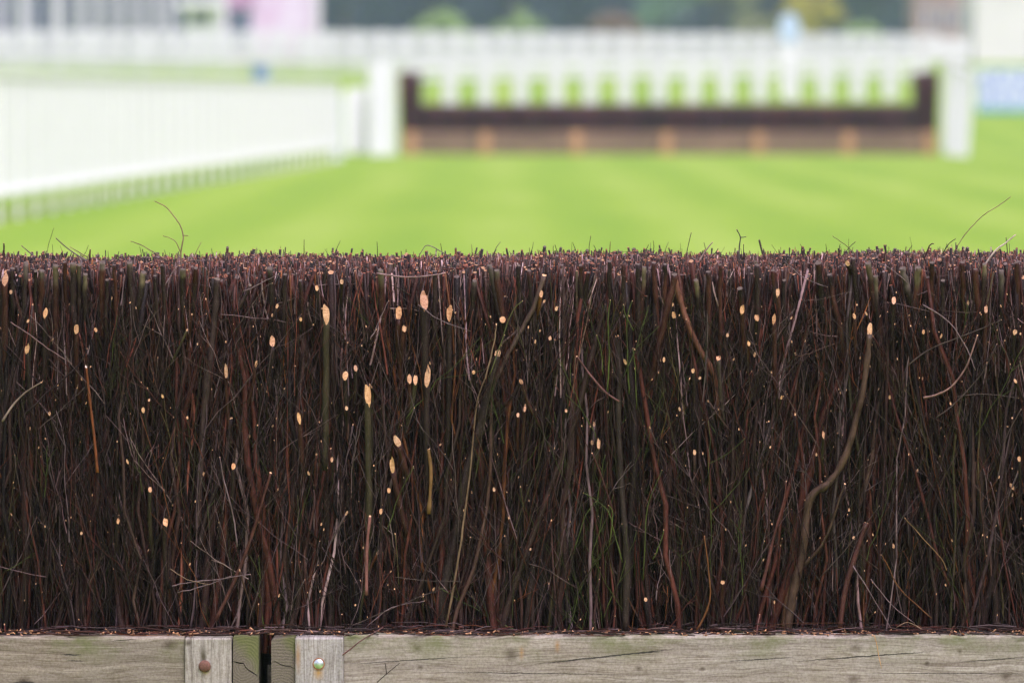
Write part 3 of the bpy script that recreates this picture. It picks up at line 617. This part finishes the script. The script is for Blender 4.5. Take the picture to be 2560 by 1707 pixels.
# litter of clipped twigs on the board tops
def litter():
    T = Tubes(); n = 2300
    x = rng.uniform(XL + .05, XR - .05, n); y = GY + .010 + (FRONT + .03 - GY - .010) * rng.random(n) ** .75
    hgt = rng.random(n) ** 2 * .016 * np.clip((y - GY) / .07, .25, 1)
    ln = np.clip(rng.lognormal(math.log(.055), .6, n), .012, .22)
    dr = np.stack([np.where(rng.random(n) < .5, -1, 1) * np.ones(n), rng.normal(0, .28, n), rng.normal(0, .035, n)], 1)
    r = rng.lognormal(math.log(.0011), .4, n)
    P = paths(np.stack([x, y, ZB + r + hgt + .001], 1), dr, ln, 6, .05, .06)
    P[..., 2] = np.maximum(P[..., 2], ZB + r[:, None] * 1.1); P[..., 1] = np.clip(P[..., 1], GY + .004, 14.1); P[..., 2] = np.minimum(P[..., 2], ZB + .028)
    T.add(P, r[:, None] * np.linspace(1.2, .7, 6)[None], colours(n, (22, 40, 14, 20, 2, 6, 5)), cutcol(n, .5), 5, r, True)
    # chips and shreds
    n = 1700
    x = rng.uniform(XL + .05, XR - .05, n); y = rng.uniform(GY + .012, FRONT + .01, n); ln = rng.uniform(.003, .012, n)
    r = rng.uniform(.0008, .0022, n)
    P = paths(np.stack([x, y, ZB + r + rng.random(n) * .006], 1), np.stack([rng.normal(0, 1, n), rng.normal(0, .6, n), rng.normal(0, .25, n)], 1), ln, 3, .02)
    T.add(P, r[:, None] * np.ones((1, 3)), np.array((.55, .30, .16)) * rng.uniform(.3, 1.2, (n, 1)), cutcol(n, .5), 5, None, True)
    o = T.build("twig_litter", None, (0, 0, 0))
    tag(o, "thin reddish layer of clipped twigs and wood chips lying along the top of the front boards", "twig litter", kind="stuff")
litter()
# small fallen sprigs hanging over the boards
for i, (uvv, r, col, lb, ex) in enumerate([([(866, 1566), (890, 1545), (918, 1522)], .0014, (.05, .04, .035), "small dark forked twig lying against the foot of the long board", [[(888, 1548), (886, 1530), (884, 1521)]]),
    ([(2008, 1458), (2014, 1480), (2019, 1508), (2025, 1534)], .0010, (.45, .25, .10), "thin orange straw hanging down over the face of the long board", []),
    ([(780, 1508), (805, 1490), (830, 1470), (880, 1440)], .0020, (.12, .06, .055), "dark twig slanting over the corner of the upright with the shiny bolt", [])]):
    T = Tubes()
    for u2 in [uvv] + ex:
        P = smooth([pv(u, v, GY - .004) if v > 1455 else pv(u, v, GY + .03) for u, v in u2], 9)
        T.add(P[None], np.linspace(r, r * .6, 9)[None], np.array([col]), None, 6, None, True)
    o = T.build("fallen_twig", None, tuple(pv(*uvv[0], GY))); tag(o, lb, "twig", "fallen twigs on the front boards")

# ------------------------------------------------------------------ ground
def gz(d):
    d = np.asarray(d, float)
    return np.interp(d, [-500, 172, 215, 320, 360, 700, 5000], [0, 0, 1.33, 3.45, 3.7, 5.0, 12])
ys = np.concatenate([np.arange(-80, 170, 5.0), np.arange(170, 370, 4.0), np.arange(370, 1000, 40.0), np.arange(1000, 4001, 300.0)])
xs = np.concatenate([np.arange(-1500, -60, 120.0), np.arange(-60, 61, 4.0), np.arange(120, 1501, 120.0)])
gx, gy = np.meshgrid(xs, ys); gzv = gz(gy)
ss = np.clip((gy - 172) / 10, 0, 1); 
me = bpy.data.meshes.new("grass_ground"); nx_ = len(xs)
me.from_pydata(np.stack([gx, gy, gzv], -1).reshape(-1, 3).tolist(), [], [(i * nx_ + j, i * nx_ + j + 1, (i + 1) * nx_ + j + 1, (i + 1) * nx_ + j) for i in range(len(ys) - 1) for j in range(nx_ - 1)])
me.polygons.foreach_set("use_smooth", [True] * len(me.polygons)); me.update()
m, nt, b = new_mat("mown_turf")
o_ = objco(nt)
sp = nt.nodes.new("ShaderNodeSeparateXYZ"); nt.links.new(o_, sp.inputs[0])
wob = noise(nt, mapping(nt, o_, (1, .12, 1)), .5, 3)
st = math_(nt, 'SINE', math_(nt, 'MULTIPLY', math_(nt, 'ADD', math_(nt, 'ADD', sp.outputs[0], math_(nt, 'MULTIPLY', sp.outputs[1], .002)), math_(nt, 'MULTIPLY', wob, 1.1)), 2.6))
big = noise(nt, mapping(nt, o_, (1, .09, 1)), .55, 4, .6)
fine = noise(nt, o_, 9, 6, .7)
f = math_(nt, 'ADD', math_(nt, 'MULTIPLY', st, .10), math_(nt, 'ADD', math_(nt, 'MULTIPLY', big, .7), math_(nt, 'MULTIPLY', fine, .3)))
nt.links.new(ramp(nt, f, [(0.28, (.150, .272, .007)), (0.52, (.194, .310, .014)), (0.72, (.250, .355, .040))]), b.inputs["Base Color"])
b.inputs["Roughness"].default_value = 0.75; b.inputs["Specular IOR Level"].default_value = .25
bump(nt, b, fine, .5, .05)
me.materials.append(m); g = bpy.data.objects.new("grass_ground", me); C.objects.link(g); tag(g, "bright green mown turf of the racecourse", kind="structure")

# ------------------------------------------------------------------ far fence
WHITE = plain("white_plastic", (.87, .865, .88), .45, .03, 2.0)
WHITE2 = plain("weathered_white_paint", (.69, .69, .70), .6, .06, 2.0)
BOARDB = plain("brown_board", (.20, .118, .080), .8, .25, 1.2)
STAKE = plain("orange_stake", (.46, .25, .12), .8, .2, 2.0)
DF = 163.0
def fx(px, d=DF): return (px - 1280) / F * d
fa, fb = fx(1003), fx(2342)
far = empty("steeplechase_fence", ((fa + fb) / 2, DF, 0), "distant dark brown brush fence with orange stakes along its foot, standing across the turf", "steeplechase fence")
mb = MB()
for z0 in (.03, .25, .47): mb.box(fa, fb, DF - .02, DF + .03, z0, z0 + .205)
mb.build("kick_board", BOARDB, far)
for px in (1027, 1212, 1441, 1666, 1895, 2120, 2322):
    MB().box(fx(px) - .15, fx(px) + .15, DF - .14, DF - .03, -.05, .68).build("stake", STAKE, far, bevel=.02)
T = Tubes()
n = 6500
x = rng.uniform(fa, fb, n); y = DF + rng.uniform(.04, .75, n)
xe1, xe2 = fx(1048), fx(2292)
tall = (x < xe1) | (x > xe2)
top = np.where(tall, 2.34, 1.44) + rng.normal(-.01, .02, n)
base = np.stack([x, y, np.full(n, .3)], 1)
P = paths(base, np.stack([rng.normal(0, .03, n), rng.normal(0, .02, n), np.ones(n)], 1), top - .3, 4, .01)
T.add(P, np.full((n, 4), .009), colours(n, (35, 30, 12, 3, 3, 1, 8)) * (2.3, 1.5, 2.1), cutcol(n), 4)
ne = 2200
x = np.where(rng.random(ne) < .5, rng.uniform(fa, xe1, ne), rng.uniform(xe2, fb, ne)); y = DF + rng.uniform(.04, .75, ne)
P = paths(np.stack([x, y, np.full(ne, .5)], 1), np.stack([rng.normal(0, .015, ne), rng.normal(0, .02, ne), np.ones(ne)], 1), 1.84 + rng.normal(-.01, .02, ne), 4, .006)
T.add(P, np.full((ne, 4), .010), colours(ne, (35, 30, 12, 3, 3, 1, 8)) * (2.3, 1.5, 2.1), cutcol(ne), 4)
o = T.build("birch_brush", far, tuple(far.location)); o['kind'] = 'stuff'

# white wings at both ends: slatted panels
def slats(p, q, z0, z1a, z1b, w=.075, gap=.03, t=.03):
    """vertical slats from ground point p to q, tops running from z1a to z1b"""
    p, q = np.array(p, float), np.array(q, float); L = np.linalg.norm(q - p); n = max(1, int(L / (w + gap))); mb = MB()
    for i in range(n):
        a = p + (q - p) * (i * (w + gap) / L); b_ = p + (q - p) * (min(1, (i * (w + gap) + w) / L)); zt = z1a + (z1b - z1a) * i / n
        c = (a + b_) / 2; g0 = float(gz(c[1])); mb.beam((a[0], a[1], g0 + (z0 + zt) / 2), (b_[0], b_[1], g0 + (z0 + zt) / 2), t, zt - z0)
    return mb
WINGW = plain("wing_white_paint", (.72, .725, .74), .5, .04, 1.0)
wl = empty("fence_wing", (fx(925), 162.5, 0), "white slatted wing with tall end panel, at the distant brush fence's left end", "fence wing", "white wings of the distant fence")
slats((fx(866), 162.3), (fx(925), 162.6), .06, 1.88, 1.95, .09, .008).build("slat_panel", WHITE, wl)
slats((fx(925), 162.0), (fx(990), 162.4), .0, 2.66, 2.72, .10, .006).build("end_panel", WINGW, wl)
MB().box(fx(985), fx(993), 162.35, 162.5, -.05, 2.6).build("post", WINGW, wl, bevel=.01)
wr = empty("fence_wing", (fx(2385), 160.5, 0), "tall narrow white wing leaning outwards, right of the distant brush fence", "fence wing", "white wings of the distant fence")
mb = MB()
for i in range(8):
    dd = 163.4 - i * .8; xb = (2362 + i * 7.5 - 1280) / F * dd; xt = (2372 + i * 7.5 - 1280) / F * dd
    mb.beam((xb, dd, -.02), (xt + .06, dd, 2.75 - i * .05), .11, .10)
mb.build("leaning_slat", WINGW, wr)['label'] = "row of leaning white slats"
MB().beam((fx(2366), 163.3, 2.55), (fx(2440, 157.6), 157.6, 2.25), .05, .12).build("top_rail", WHITE, wr)
wb = empty("marker_board", (fx(2362, 172), 172, 0), "white board raised above the right end of the distant brush fence", "board")
MB().box(fx(2312, 172), fx(2425, 172), 171.97, 172.03, 2.75, 3.42).build("panel", WHITE2, wb, bevel=.01)
for px in (2360, 2415): MB().box(fx(px, 172) - .04, fx(px, 172) + .04, 172.04, 172.12, -.05, 3.3).build("post", WHITE2, wb)
# grey post in the opening
gp = empty("padded_post", (fx(842, 150), 150, 0), "pale grey padded post in the gap between long white rail and wing", "post")
MB().prism([(fx(826, 150), 0), (fx(858, 150), 0), (fx(858, 150), 1.62), (fx(852, 150), 1.70), (fx(832, 150), 1.70), (fx(826, 150), 1.62)], 149.85, 150.15).build("pad", plain("grey_padding", (.58, .62, .65), .6), gp, bevel=.02)
MB().box(fx(842, 150) - .05, fx(842, 150) + .05, 150.16, 150.22, 0, 1.8).build("core_post", WHITE2, gp)

# long white railing running up the left side towards the far fence
def rail_line(name, line, label, cat, bay, zlow, ztop, slatw, gap, mat, post=.09, pan="picket_panel", legw=None, group=None):
    """line: (x, y) ground polyline; posts every bay metres, a slatted panel per bay"""
    pts = []; acc = 0.0
    line = [np.array(p, float) for p in line]
    for a, b_ in zip(line[:-1], line[1:]):
        L = np.linalg.norm(b_ - a); t = acc
        while t < L: pts.append(a + (b_ - a) * t / L); t += bay
        acc = t - L
    root = empty(name, (line[0][0], line[0][1], float(gz(line[0][1]))), label, cat, group)
    for i, p in enumerate(pts):
        g0 = float(gz(p[1]))
        MB().box(p[0] - post / 2, p[0] + post / 2, p[1] - min(post, .2) / 2, p[1] + min(post, .2) / 2, g0 - .05, g0 + ztop + .04).build("post", mat, root)
        if i + 1 < len(pts):
            q = pts[i + 1]
            if slatw: slats(p, q, zlow, ztop, ztop, slatw, gap).build(pan, mat, root)
    return root, pts
rl, pts = rail_line("white_railing", [(-8.2, 58), (-7.0, 78), (-6.2, 104), (-4.85, 137), (-4.35, 148)], "long white slatted railing on legs, running up the left side of the turf", "railing", 2.2, .40, 1.98, .12, .002, WHITE, post=.06)
for i in range(len(pts) - 1):
    p, q = pts[i], pts[i + 1]
for z in (2.02, .39):
    mb = MB()
    for i in range(len(pts) - 1): mb.beam((*pts[i], z), (*pts[i + 1], z), .11, .07)
    mb.build("top_rail" if z > 1 else "bottom_rail", WHITE, rl)

# running rails behind the far fence (A), and the picket fences on the slope beyond
def x_at(px, d): return (px - 1280) / F * d
ra, ptsA = rail_line("running_rail", [(x_at(1035, 212), 212), (x_at(2310, 226), 226)], "white running rail on wide posts just behind the distant brush fence", "running rail", 1.62, 0, 1.62, 0, 0, WHITE2, post=.52)
for z, h in ((1.55, .24), (1.08, .16)):
    mb = MB()
    for i in range(len(ptsA) - 1): mb.beam((*ptsA[i], float(gz(ptsA[i][1])) + z), (*ptsA[i + 1], float(gz(ptsA[i + 1][1])) + z), .08, h)
    mb.build("rail", WHITE2, ra)
rb, ptsB = rail_line("picket_fence", [(x_at(-60, 285), 285), (x_at(2330, 262), 262)], "white picket fence crossing halfway up the slope", "picket fence", 2.4, .12, 1.42, .10, .15, WHITE2, post=.16)
for z in (.35, 1.15):
    mb = MB()
    for i in range(len(ptsB) - 1): mb.beam((*ptsB[i], float(gz(ptsB[i][1])) + z), (*ptsB[i + 1], float(gz(ptsB[i + 1][1])) + z), .05, .10)
    mb.build("rail", WHITE2, rb)
rc, ptsC = rail_line("picket_fence", [(x_at(-60, 316), 316), (x_at(2340, 372), 372)], "tall close-boarded white picket fence along the crest, farthest of the fences", "picket fence", 2.05, .10, 1.80, .12, .10, WHITE2, post=.75)
for z in (.40, 1.62):
    mb = MB()
    for i in range(len(ptsC) - 1): mb.beam((*ptsC[i], float(gz(ptsC[i][1])) + z), (*ptsC[i + 1], float(gz(ptsC[i + 1][1])) + z), .05, .14)
    mb.build("rail", WHITE2, rc)

# distance post with pale blue head
d = 228; g0 = float(gz(d)); mp = empty("course_marker", (x_at(1972, d), d, g0), "tall white post with a pale blue round-topped head, standing behind the distant fence", "marker post")
MB().box(x_at(1952, d), x_at(1990, d), d - .15, d + .15, g0 - .05, g0 + 2.9).build("post", WHITE, mp, bevel=.02)
xc = x_at(1972, d); zc = EYE + (233 - 72) / (F / d)
MB().prism([(xc + .42 * math.cos(a), zc + .62 * math.sin(a)) for a in np.linspace(0, 2 * math.pi, 25)[:-1]], d - .22, d - .12).build("head", plain("pale_blue_board", (.50, .63, .78), .5), mp)
# blue bin among the pickets
d = 210; g0 = float(gz(d)); xb = x_at(652, d); bb = empty("litter_bin", (xb, d, g0), "small blue bin standing on the grass beyond the long white railing", "bin")
mb = MB(); v = []; 
for zz, rr in ((0.35, .24), (1.5, .30)):
    v += [(xb + rr * math.cos(a), d + rr * math.sin(a), g0 + zz) for a in np.linspace(0, 2 * math.pi, 17)[:-1]]
mb.v = v; mb.f = [(i, (i + 1) % 16, 16 + (i + 1) % 16, 16 + i) for i in range(16)] + [tuple(range(16)), tuple(range(16, 32))]
mb.build("body", plain("blue_plastic", (.12, .25, .55), .4), bb)
MB().box(xb - .33, xb + .33, d - .33, d + .33, g0 + 1.51, g0 + 1.60).build("lid", plain("dark_blue_plastic", (.10, .20, .45), .4), bb, bevel=.02)
MB().box(xb - .20, xb + .20, d - .20, d + .20, g0 - .02, g0 + .35).build("stand", WHITE2, bb)

# advertising hoarding at the right
d = 205; g0 = float(gz(d)); x0, x1 = x_at(2440, d), x_at(2760, d)
ad = empty("advertising_board", ((x0 + x1) / 2, d, g0), "low white hoarding with blue markings and teal foot, on the grass at far right", "hoarding")
MB().box(x0, x1, d - .04, d + .04, g0 + .02, g0 + 1.62).build("panel", plain("white_board", (.60, .66, .78), .5), ad)
MB().box(x0, x1, d - .05, d - .043, g0 + .02, g0 + .22).build("foot_strip", plain("teal_strip", (.10, .36, .38), .5), ad)
BL = plain("blue_print", (.16, .24, .62), .5)
r = random.Random(4); mb = MB(); xx = x0 + .25
for row in (.30, .62, .95, 1.26):
    xx = x0 + .1 + r.random() * .3
    while xx < x1 - .4:
        w = r.uniform(.10, .34); zz = g0 + row + r.uniform(0, .06)
        MB().box(xx, xx + w, d - .048, d - .042, zz, zz + r.uniform(.12, .24)).build('blue_mark', BL, ad); xx += w + r.uniform(.08, .4)
for i in range(4): MB().box(x0 + .3 + i * 1.3, x0 + .4 + i * 1.3, d + .05, d + .12, g0 - .05, g0 + 1.6).build("prop", WHITE2, ad)

# ------------------------------------------------------------------ buildings
GLASS = plain("dark_window_glass", (.10, .12, .17), .15, .3, .5)
def building(name, label, cat, px0, px1, d, h, wall, depth=10, windows=(), cols=(), colmat=None, roof=None):
    g0 = float(gz(d)); x0, x1 = x_at(px0, d), x_at(px1, d)
    root = empty(name, ((x0 + x1) / 2, d, g0), label, cat)
    MB().box(x0, x1, d, d + depth, g0 - .1, g0 + h).build("wall", wall, root)
    for (a, b_, z0, z1) in windows:
        w = MB().box(x_at(a, d), x_at(b_, d), d - .05, d - .005, g0 + z0, g0 + z1).build("window", GLASS, root)
        fr = MB(); xa, xb_ = x_at(a, d), x_at(b_, d)
        fr.box(xa - .08, xa, d - .09, d - .004, g0 + z0 - .08, g0 + z1 + .08).box(xb_, xb_ + .08, d - .09, d - .004, g0 + z0 - .08, g0 + z1 + .08)
        fr.box(xa, xb_, d - .09, d - .004, g0 + z1, g0 + z1 + .08).box(xa, xb_, d - .09, d - .004, g0 + z0 - .08, g0 + z0)
        f_ = fr.build("frame", WHITE2, root); f_.parent = w; f_.location = (0, 0, 0)
    for a in cols: MB().box(x_at(a, d) - .22, x_at(a, d) + .22, d - 1.3, d - .95, g0, g0 + h - .05).build("column", colmat or WHITE2, root)
    if roof: MB().box(x0 - .4, x1 + .4, d - 1.5, d + depth + .5, g0 + h + .01, g0 + h + .45).build("roof", roof, root)
    return root
PALE = plain("pale_render", (.60, .60, .62), .8, .08, .4)
LIL = plain("greyish_lilac_panel", (.36, .35, .42), .8, .12, .3)
building("pavilion", "long pale pavilion with dark windows between white columns, at the far left", "building", -260, 560, 400, 8.5, LIL,
    windows=[(x, x + 34, .6, 7.4) for x in (-180, -110, 30, 88, 168, 218, 262, 310, 358, 400, 436, 480)], cols=(-40, 62, 150, 206, 252, 300, 345, 390, 428), roof=plain("roof_felt", (.25, .25, .27), .8))
building("white_kiosk", "white flat-roofed kiosk in front of the long pavilion", "kiosk", 462, 545, 372, 3.6, plain("kiosk_white", (.78, .78, .80), .5, .03), depth=4, windows=[(480, 525, 2.6, 3.3)], roof=WHITE)
# pink and white marquee
def marquee(px0, px1, d, h, he, mat, label):
    g0 = float(gz(d)); x0, x1 = x_at(px0, d), x_at(px1, d)
    root = empty("marquee", ((x0 + x1) / 2, d, g0), label, "marquee")
    MB().box(x0, x1, d, d + 9, g0, g0 + he).build("side_wall", mat, root)
    mb = MB(); b_ = len(mb.v); xm = (x0 + x1) / 2
    mb.v += [(x0 - .2, d - .2, g0 + he + .02), (x1 + .2, d - .2, g0 + he + .02), (x1 + .2, d + 9.2, g0 + he + .02), (x0 - .2, d + 9.2, g0 + he + .02), (xm, d + 4.5, g0 + h)]
    mb.f += [(0, 1, 4), (1, 2, 4), (2, 3, 4), (3, 0, 4), (0, 3, 2, 1)]
    mb.build("canopy", mat, root)
    for xx in (x0, x1): MB().box(xx - .12, xx + .12, d - .35, d - .1, g0 - .05, g0 + he).build("pole", WHITE, root)
    return root, x0, x1, g0
m_pink, nt, b = new_mat("lilac_white_canvas")
nt.links.new(ramp(nt, noise(nt, objco(nt), .22, 3), [(0.40, (.62, .34, .55)), (0.54, (.72, .60, .74)), (0.68, (.77, .72, .82))]), b.inputs["Base Color"]); b.inputs["Roughness"].default_value = .7
rt, x0, x1, g0 = marquee(562, 792, 385, 10.5, 8.0, m_pink, "lilac and white canvas marquee beside the dark trees")
MB().box(x_at(572, 385), x_at(628, 385), 384.9, 384.99, g0 + .9, g0 + 3.6).build("doorway", GLASS, rt)
MB().box(x_at(568, 385), x_at(640, 385), 384.80, 384.88, g0 + 3.7, g0 + 5.6).build("banner", plain("magenta_banner", (.50, .27, .44), .7), rt)
building("brick_house", "pinkish brown brick house half hidden by the trees at the right", "house", 2285, 2425, 470, 9, plain("pink_brick", (.36, .25, .22), .9, .2, .5), windows=[(2310, 2325, 3, 4.6), (2350, 2368, 3, 4.6), (2392, 2406, 3, 4.6)], roof=plain("slate", (.12, .12, .14), .8))
building("white_house", "white rendered building behind the hoarding at the far right edge", "building", 2436, 2760, 340, 8, plain("white_render", (.74, .72, .70), .8, .06, .3), windows=[(2580, 2610, .4, 1.9), (2660, 2690, .4, 1.9)], roof=plain("pale_roof", (.4, .4, .4), .8))

# ------------------------------------------------------------------ trees
def leafmat(name, col, var=.35):
    m, nt, b = new_mat(name)
    at = nt.nodes.new("ShaderNodeAttribute"); at.attribute_name = "tone"
    c = ramp(nt, at.outputs["Fac"], [(0.0, tuple(x * (1 - var) for x in col)), (1.0, tuple(min(1, x * (1 + var)) for x in col))])
    nt.links.new(c, b.inputs["Base Color"]); b.inputs["Roughness"].default_value = .7; b.inputs["Specular IOR Level"].default_value = .2
    return m
TRUNK = plain("trunk_bark", (.10, .08, .065), .9, .3, 3)
def leaf_mesh(name, cents, rads, per, size, mat):
    n = len(cents) * per
    c = np.repeat(cents, per, 0); rr = np.repeat(rads, per)
    u = rng.normal(0, 1, (n, 3)); u /= np.linalg.norm(u, axis=1, keepdims=True)
    p = c + u * (rr * rng.random(n) ** .4)[:, None]
    a = rng.normal(0, 1, (n, 3)); a /= np.linalg.norm(a, axis=1, keepdims=True); b_ = np.cross(a, rng.normal(0, 1, (n, 3))); b_ /= np.linalg.norm(b_, axis=1, keepdims=True)
    s = (size * rng.uniform(.6, 1.4, n))[:, None]
    V = np.stack([p - a * s, p - b_ * s * .55, p + a * s, p + b_ * s * .55], 1).reshape(-1, 3)
    me = bpy.data.meshes.new(name); me.vertices.add(len(V)); me.vertices.foreach_set("co", V.astype(np.float32).ravel())
    me.loops.add(len(V)); me.loops.foreach_set("vertex_index", np.arange(len(V), dtype=np.int32))
    me.polygons.add(n); me.polygons.foreach_set("loop_start", np.arange(n, dtype=np.int32) * 4); me.update(calc_edges=True)
    at = me.attributes.new("tone", 'FLOAT', 'POINT'); at.data.foreach_set("value", np.repeat(np.clip(np.repeat(rng.random(len(cents)), per) * .6 + rng.random(n) * .4, 0, 1), 4).astype(np.float32))
    me.materials.append(mat); return me
def tree(name, label, px, d, h, w, mat, leaf=.32, ncl=70, per=75, trunk=True, cat="tree"):
    g0 = float(gz(d)); x = x_at(px, d)
    root = empty(name, (x, d, g0), label, cat, "trees and bushes behind the course")
    zc = h * .58 if trunk else h * .5; rz_ = h * .44 if trunk else h * .5
    u = rng.normal(0, 1, (ncl, 3)); u /= np.linalg.norm(u, axis=1, keepdims=True); u *= (rng.random(ncl) ** .45)[:, None]
    cents = u * np.array((w / 2 * .85, w / 2 * .85, rz_ * .88)) + np.array((0, 0, zc)); cents[:, 0] *= 1 + .15 * rng.normal(0, 1, ncl)
    cr = bpy.data.objects.new("crown", leaf_mesh("crown", cents, rng.uniform(.09, .17, ncl) * w, per, leaf, mat)); C.objects.link(cr); cr.parent = root
    T = Tubes(); T_h = h * .62 if trunk else h * .4
    P = paths(np.array([[x, d, g0 - .1]]), np.array([[.05, 0, 1.0]]), np.array([T_h]), 8, .02)
    limbs = [(P, np.linspace(h * .026, h * .012, 8)[None])]
    for i in range(7):
        j = 3 + i % 5; q = P[0, j]; a = i * 2.4
        limbs.append((paths(q[None], np.array([[math.cos(a), math.sin(a), .9]]), np.array([w * .38]), 8, .04), np.linspace(h * .011, h * .003, 8)[None]))
    for P_, R_ in limbs: T.add(P_, R_, np.array([[.1, .08, .065]]), None, 7)
    t = T.build("trunk", root, (x, d, g0)); t.data.materials.clear(); t.data.materials.append(TRUNK); t.data.materials.append(TRUNK)
    return root
DKL = leafmat("dark_haze_blue_leaves", (.045, .072, .088)); MID = leafmat("mid_green_leaves", (.055, .095, .050)); TEAL = leafmat("grey_green_leaves", (.20, .32, .22)); OLV = leafmat("olive_leaves", (.24, .26, .12))  # DKL has the blue of distant haze mixed into its leaf colour
YEL = leafmat("yellow_leaves", (.48, .44, .06)); LIM = leafmat("light_green_leaves", (.30, .42, .15)); BRN = leafmat("brownish_leaves", (.22, .15, .09))
TR = [("dark broad tree rising beside the marquee", 860, 480, 17, 13, DKL), ("dark tree second from the marquee, behind the light green bush", 1060, 500, 17, 14, DKL), ("dark tree behind the second light green bush", 1260, 490, 17, 13, DKL),
 ("darkest tree, leaves tinted haze-blue, left of the grey-green one", 1430, 500, 18, 12, DKL), ("grey-green tree near the middle of the tree line", 1640, 470, 16, 9, TEAL), ("olive green tree right of the grey-green one", 1790, 475, 16, 10, OLV),
 ("dark tree directly behind the yellow-leaved tree", 1960, 510, 18, 11, DKL), ("mid green tree right of the yellow-leaved tree", 2170, 495, 17, 12, MID), ("dark tree beside the brick house", 2290, 520, 18, 12, DKL), ("dark tree behind the white building at the far right", 2520, 500, 17, 14, DKL),
 ("dark green tree behind the pavilion, farthest left", 60, 450, 16, 12, MID), ("dark green tree behind the pavilion roof, nearer the kiosk", 330, 460, 16, 13, MID), ("dark tree behind the kiosk and marquee", 620, 470, 17, 14, DKL)]
for lb, px, d, h, w, mt in TR: tree("tree", lb, px, d, h, w, mt)
for lb, px, d, h, w, mt in (("small light green bush left of its twin, before the dark trees", 1112, 400, 4.0, 4.6, LIM), ("small light green bush right of its twin, before the dark trees", 1292, 405, 3.7, 4.0, LIM),
    ("brownish bush just left of the grey-green tree", 1535, 405, 3.6, 5.0, BRN), ("yellow-leaved round tree behind the marker post", 2030, 410, 6.8, 4.8, YEL), ("pale green bush right of the yellow-leaved tree", 2145, 405, 3.2, 3.4, LIM), ("olive bush left of the yellow-leaved tree", 1880, 408, 3.6, 4.5, OLV)):
    tree("bush" if h < 5 else "tree", lb, px, d, h, w, mt, .2, 40, 70, h > 5, "bush" if h < 5 else "tree")
# distant wood behind them as one mass
n = 900
cents = np.stack([rng.uniform(-70, 75, n), rng.uniform(560, 585, n), gz(570) + rng.random(n) * 17], 1)
o = bpy.data.objects.new("distant_wood", leaf_mesh("distant_wood", cents, rng.uniform(1.8, 3.2, n), 60, .75, DKL)); C.objects.link(o)
tag(o, "dark far-off wood closing the view behind the trees and buildings", "wood", kind="stuff")

# ------------------------------------------------------------------ air
mb = MB().box(-170, 170, -90, 640, -1.2, 30)
hz = bpy.data.objects.new("haze", None)
o = mb.build("haze", plain("tmp", (1, 1, 1)), None); m = bpy.data.materials.new("haze"); m.use_nodes = True; nt = m.node_tree; nt.nodes.clear()
out = nt.nodes.new("ShaderNodeOutputMaterial"); pvn = nt.nodes.new("ShaderNodeVolumePrincipled")
pvn.inputs["Color"].default_value = (.62, .80, 1.0, 1); pvn.inputs["Density"].default_value = .00033; pvn.inputs["Anisotropy"].default_value = .1
nt.links.new(pvn.outputs[0], out.inputs["Volume"]); o.data.materials.clear(); o.data.materials.append(m); tag(o, "pale thin haze in the air", "haze", kind="stuff")
bpy.data.objects.remove(hz)

# ------------------------------------------------------------------ light
SUN_EL, SUN_AZ = math.radians(64), math.radians(145)      # azimuth measured clockwise from +y: behind the camera, to the right
w = bpy.data.worlds.new("World"); sc.world = w; w.use_nodes = True; nt = w.node_tree
bg = nt.nodes["Background"]; sky = nt.nodes.new("ShaderNodeTexSky"); sky.sky_type = 'NISHITA'; sky.sun_disc = False
sky.sun_elevation = SUN_EL; sky.sun_rotation = SUN_AZ; sky.dust_density = 4; sky.air_density = 1.2; sky.ozone_density = 1
hs = nt.nodes.new("ShaderNodeHueSaturation"); hs.inputs["Saturation"].default_value = .22
nt.links.new(sky.outputs[0], hs.inputs["Color"]); nt.links.new(mixc(nt, 1.0, hs.outputs[0], (1.02, .925, 1.15), "MULTIPLY"), bg.inputs["Color"]); bg.inputs["Strength"].default_value = .15
sl = bpy.data.lights.new("sun", 'SUN'); sl.energy = 1.25; sl.angle = math.radians(16); sl.color = (1, .965, .985)
so = bpy.data.objects.new("sun", sl); C.objects.link(so)
dv = np.array((math.sin(SUN_AZ) * math.cos(SUN_EL), math.cos(SUN_AZ) * math.cos(SUN_EL), math.sin(SUN_EL)))
from mathutils import Vector
so.rotation_euler = Vector(-dv).to_track_quat('-Z', 'Y').to_euler(); so.location = (0, 0, 40)
sc.view_settings.view_transform = 'Standard'; sc.view_settings.look = 'None'; sc.view_settings.exposure = 0.74; sc.view_settings.gamma = 1
cy = sc.cycles; cy.max_bounces = 6; cy.diffuse_bounces = 3; cy.glossy_bounces = 2; cy.volume_bounces = 1; cy.transmission_bounces = 2; cy.use_denoising = True
cy.pixel_filter_type = 'BLACKMAN_HARRIS'; cy.filter_width = 1.4
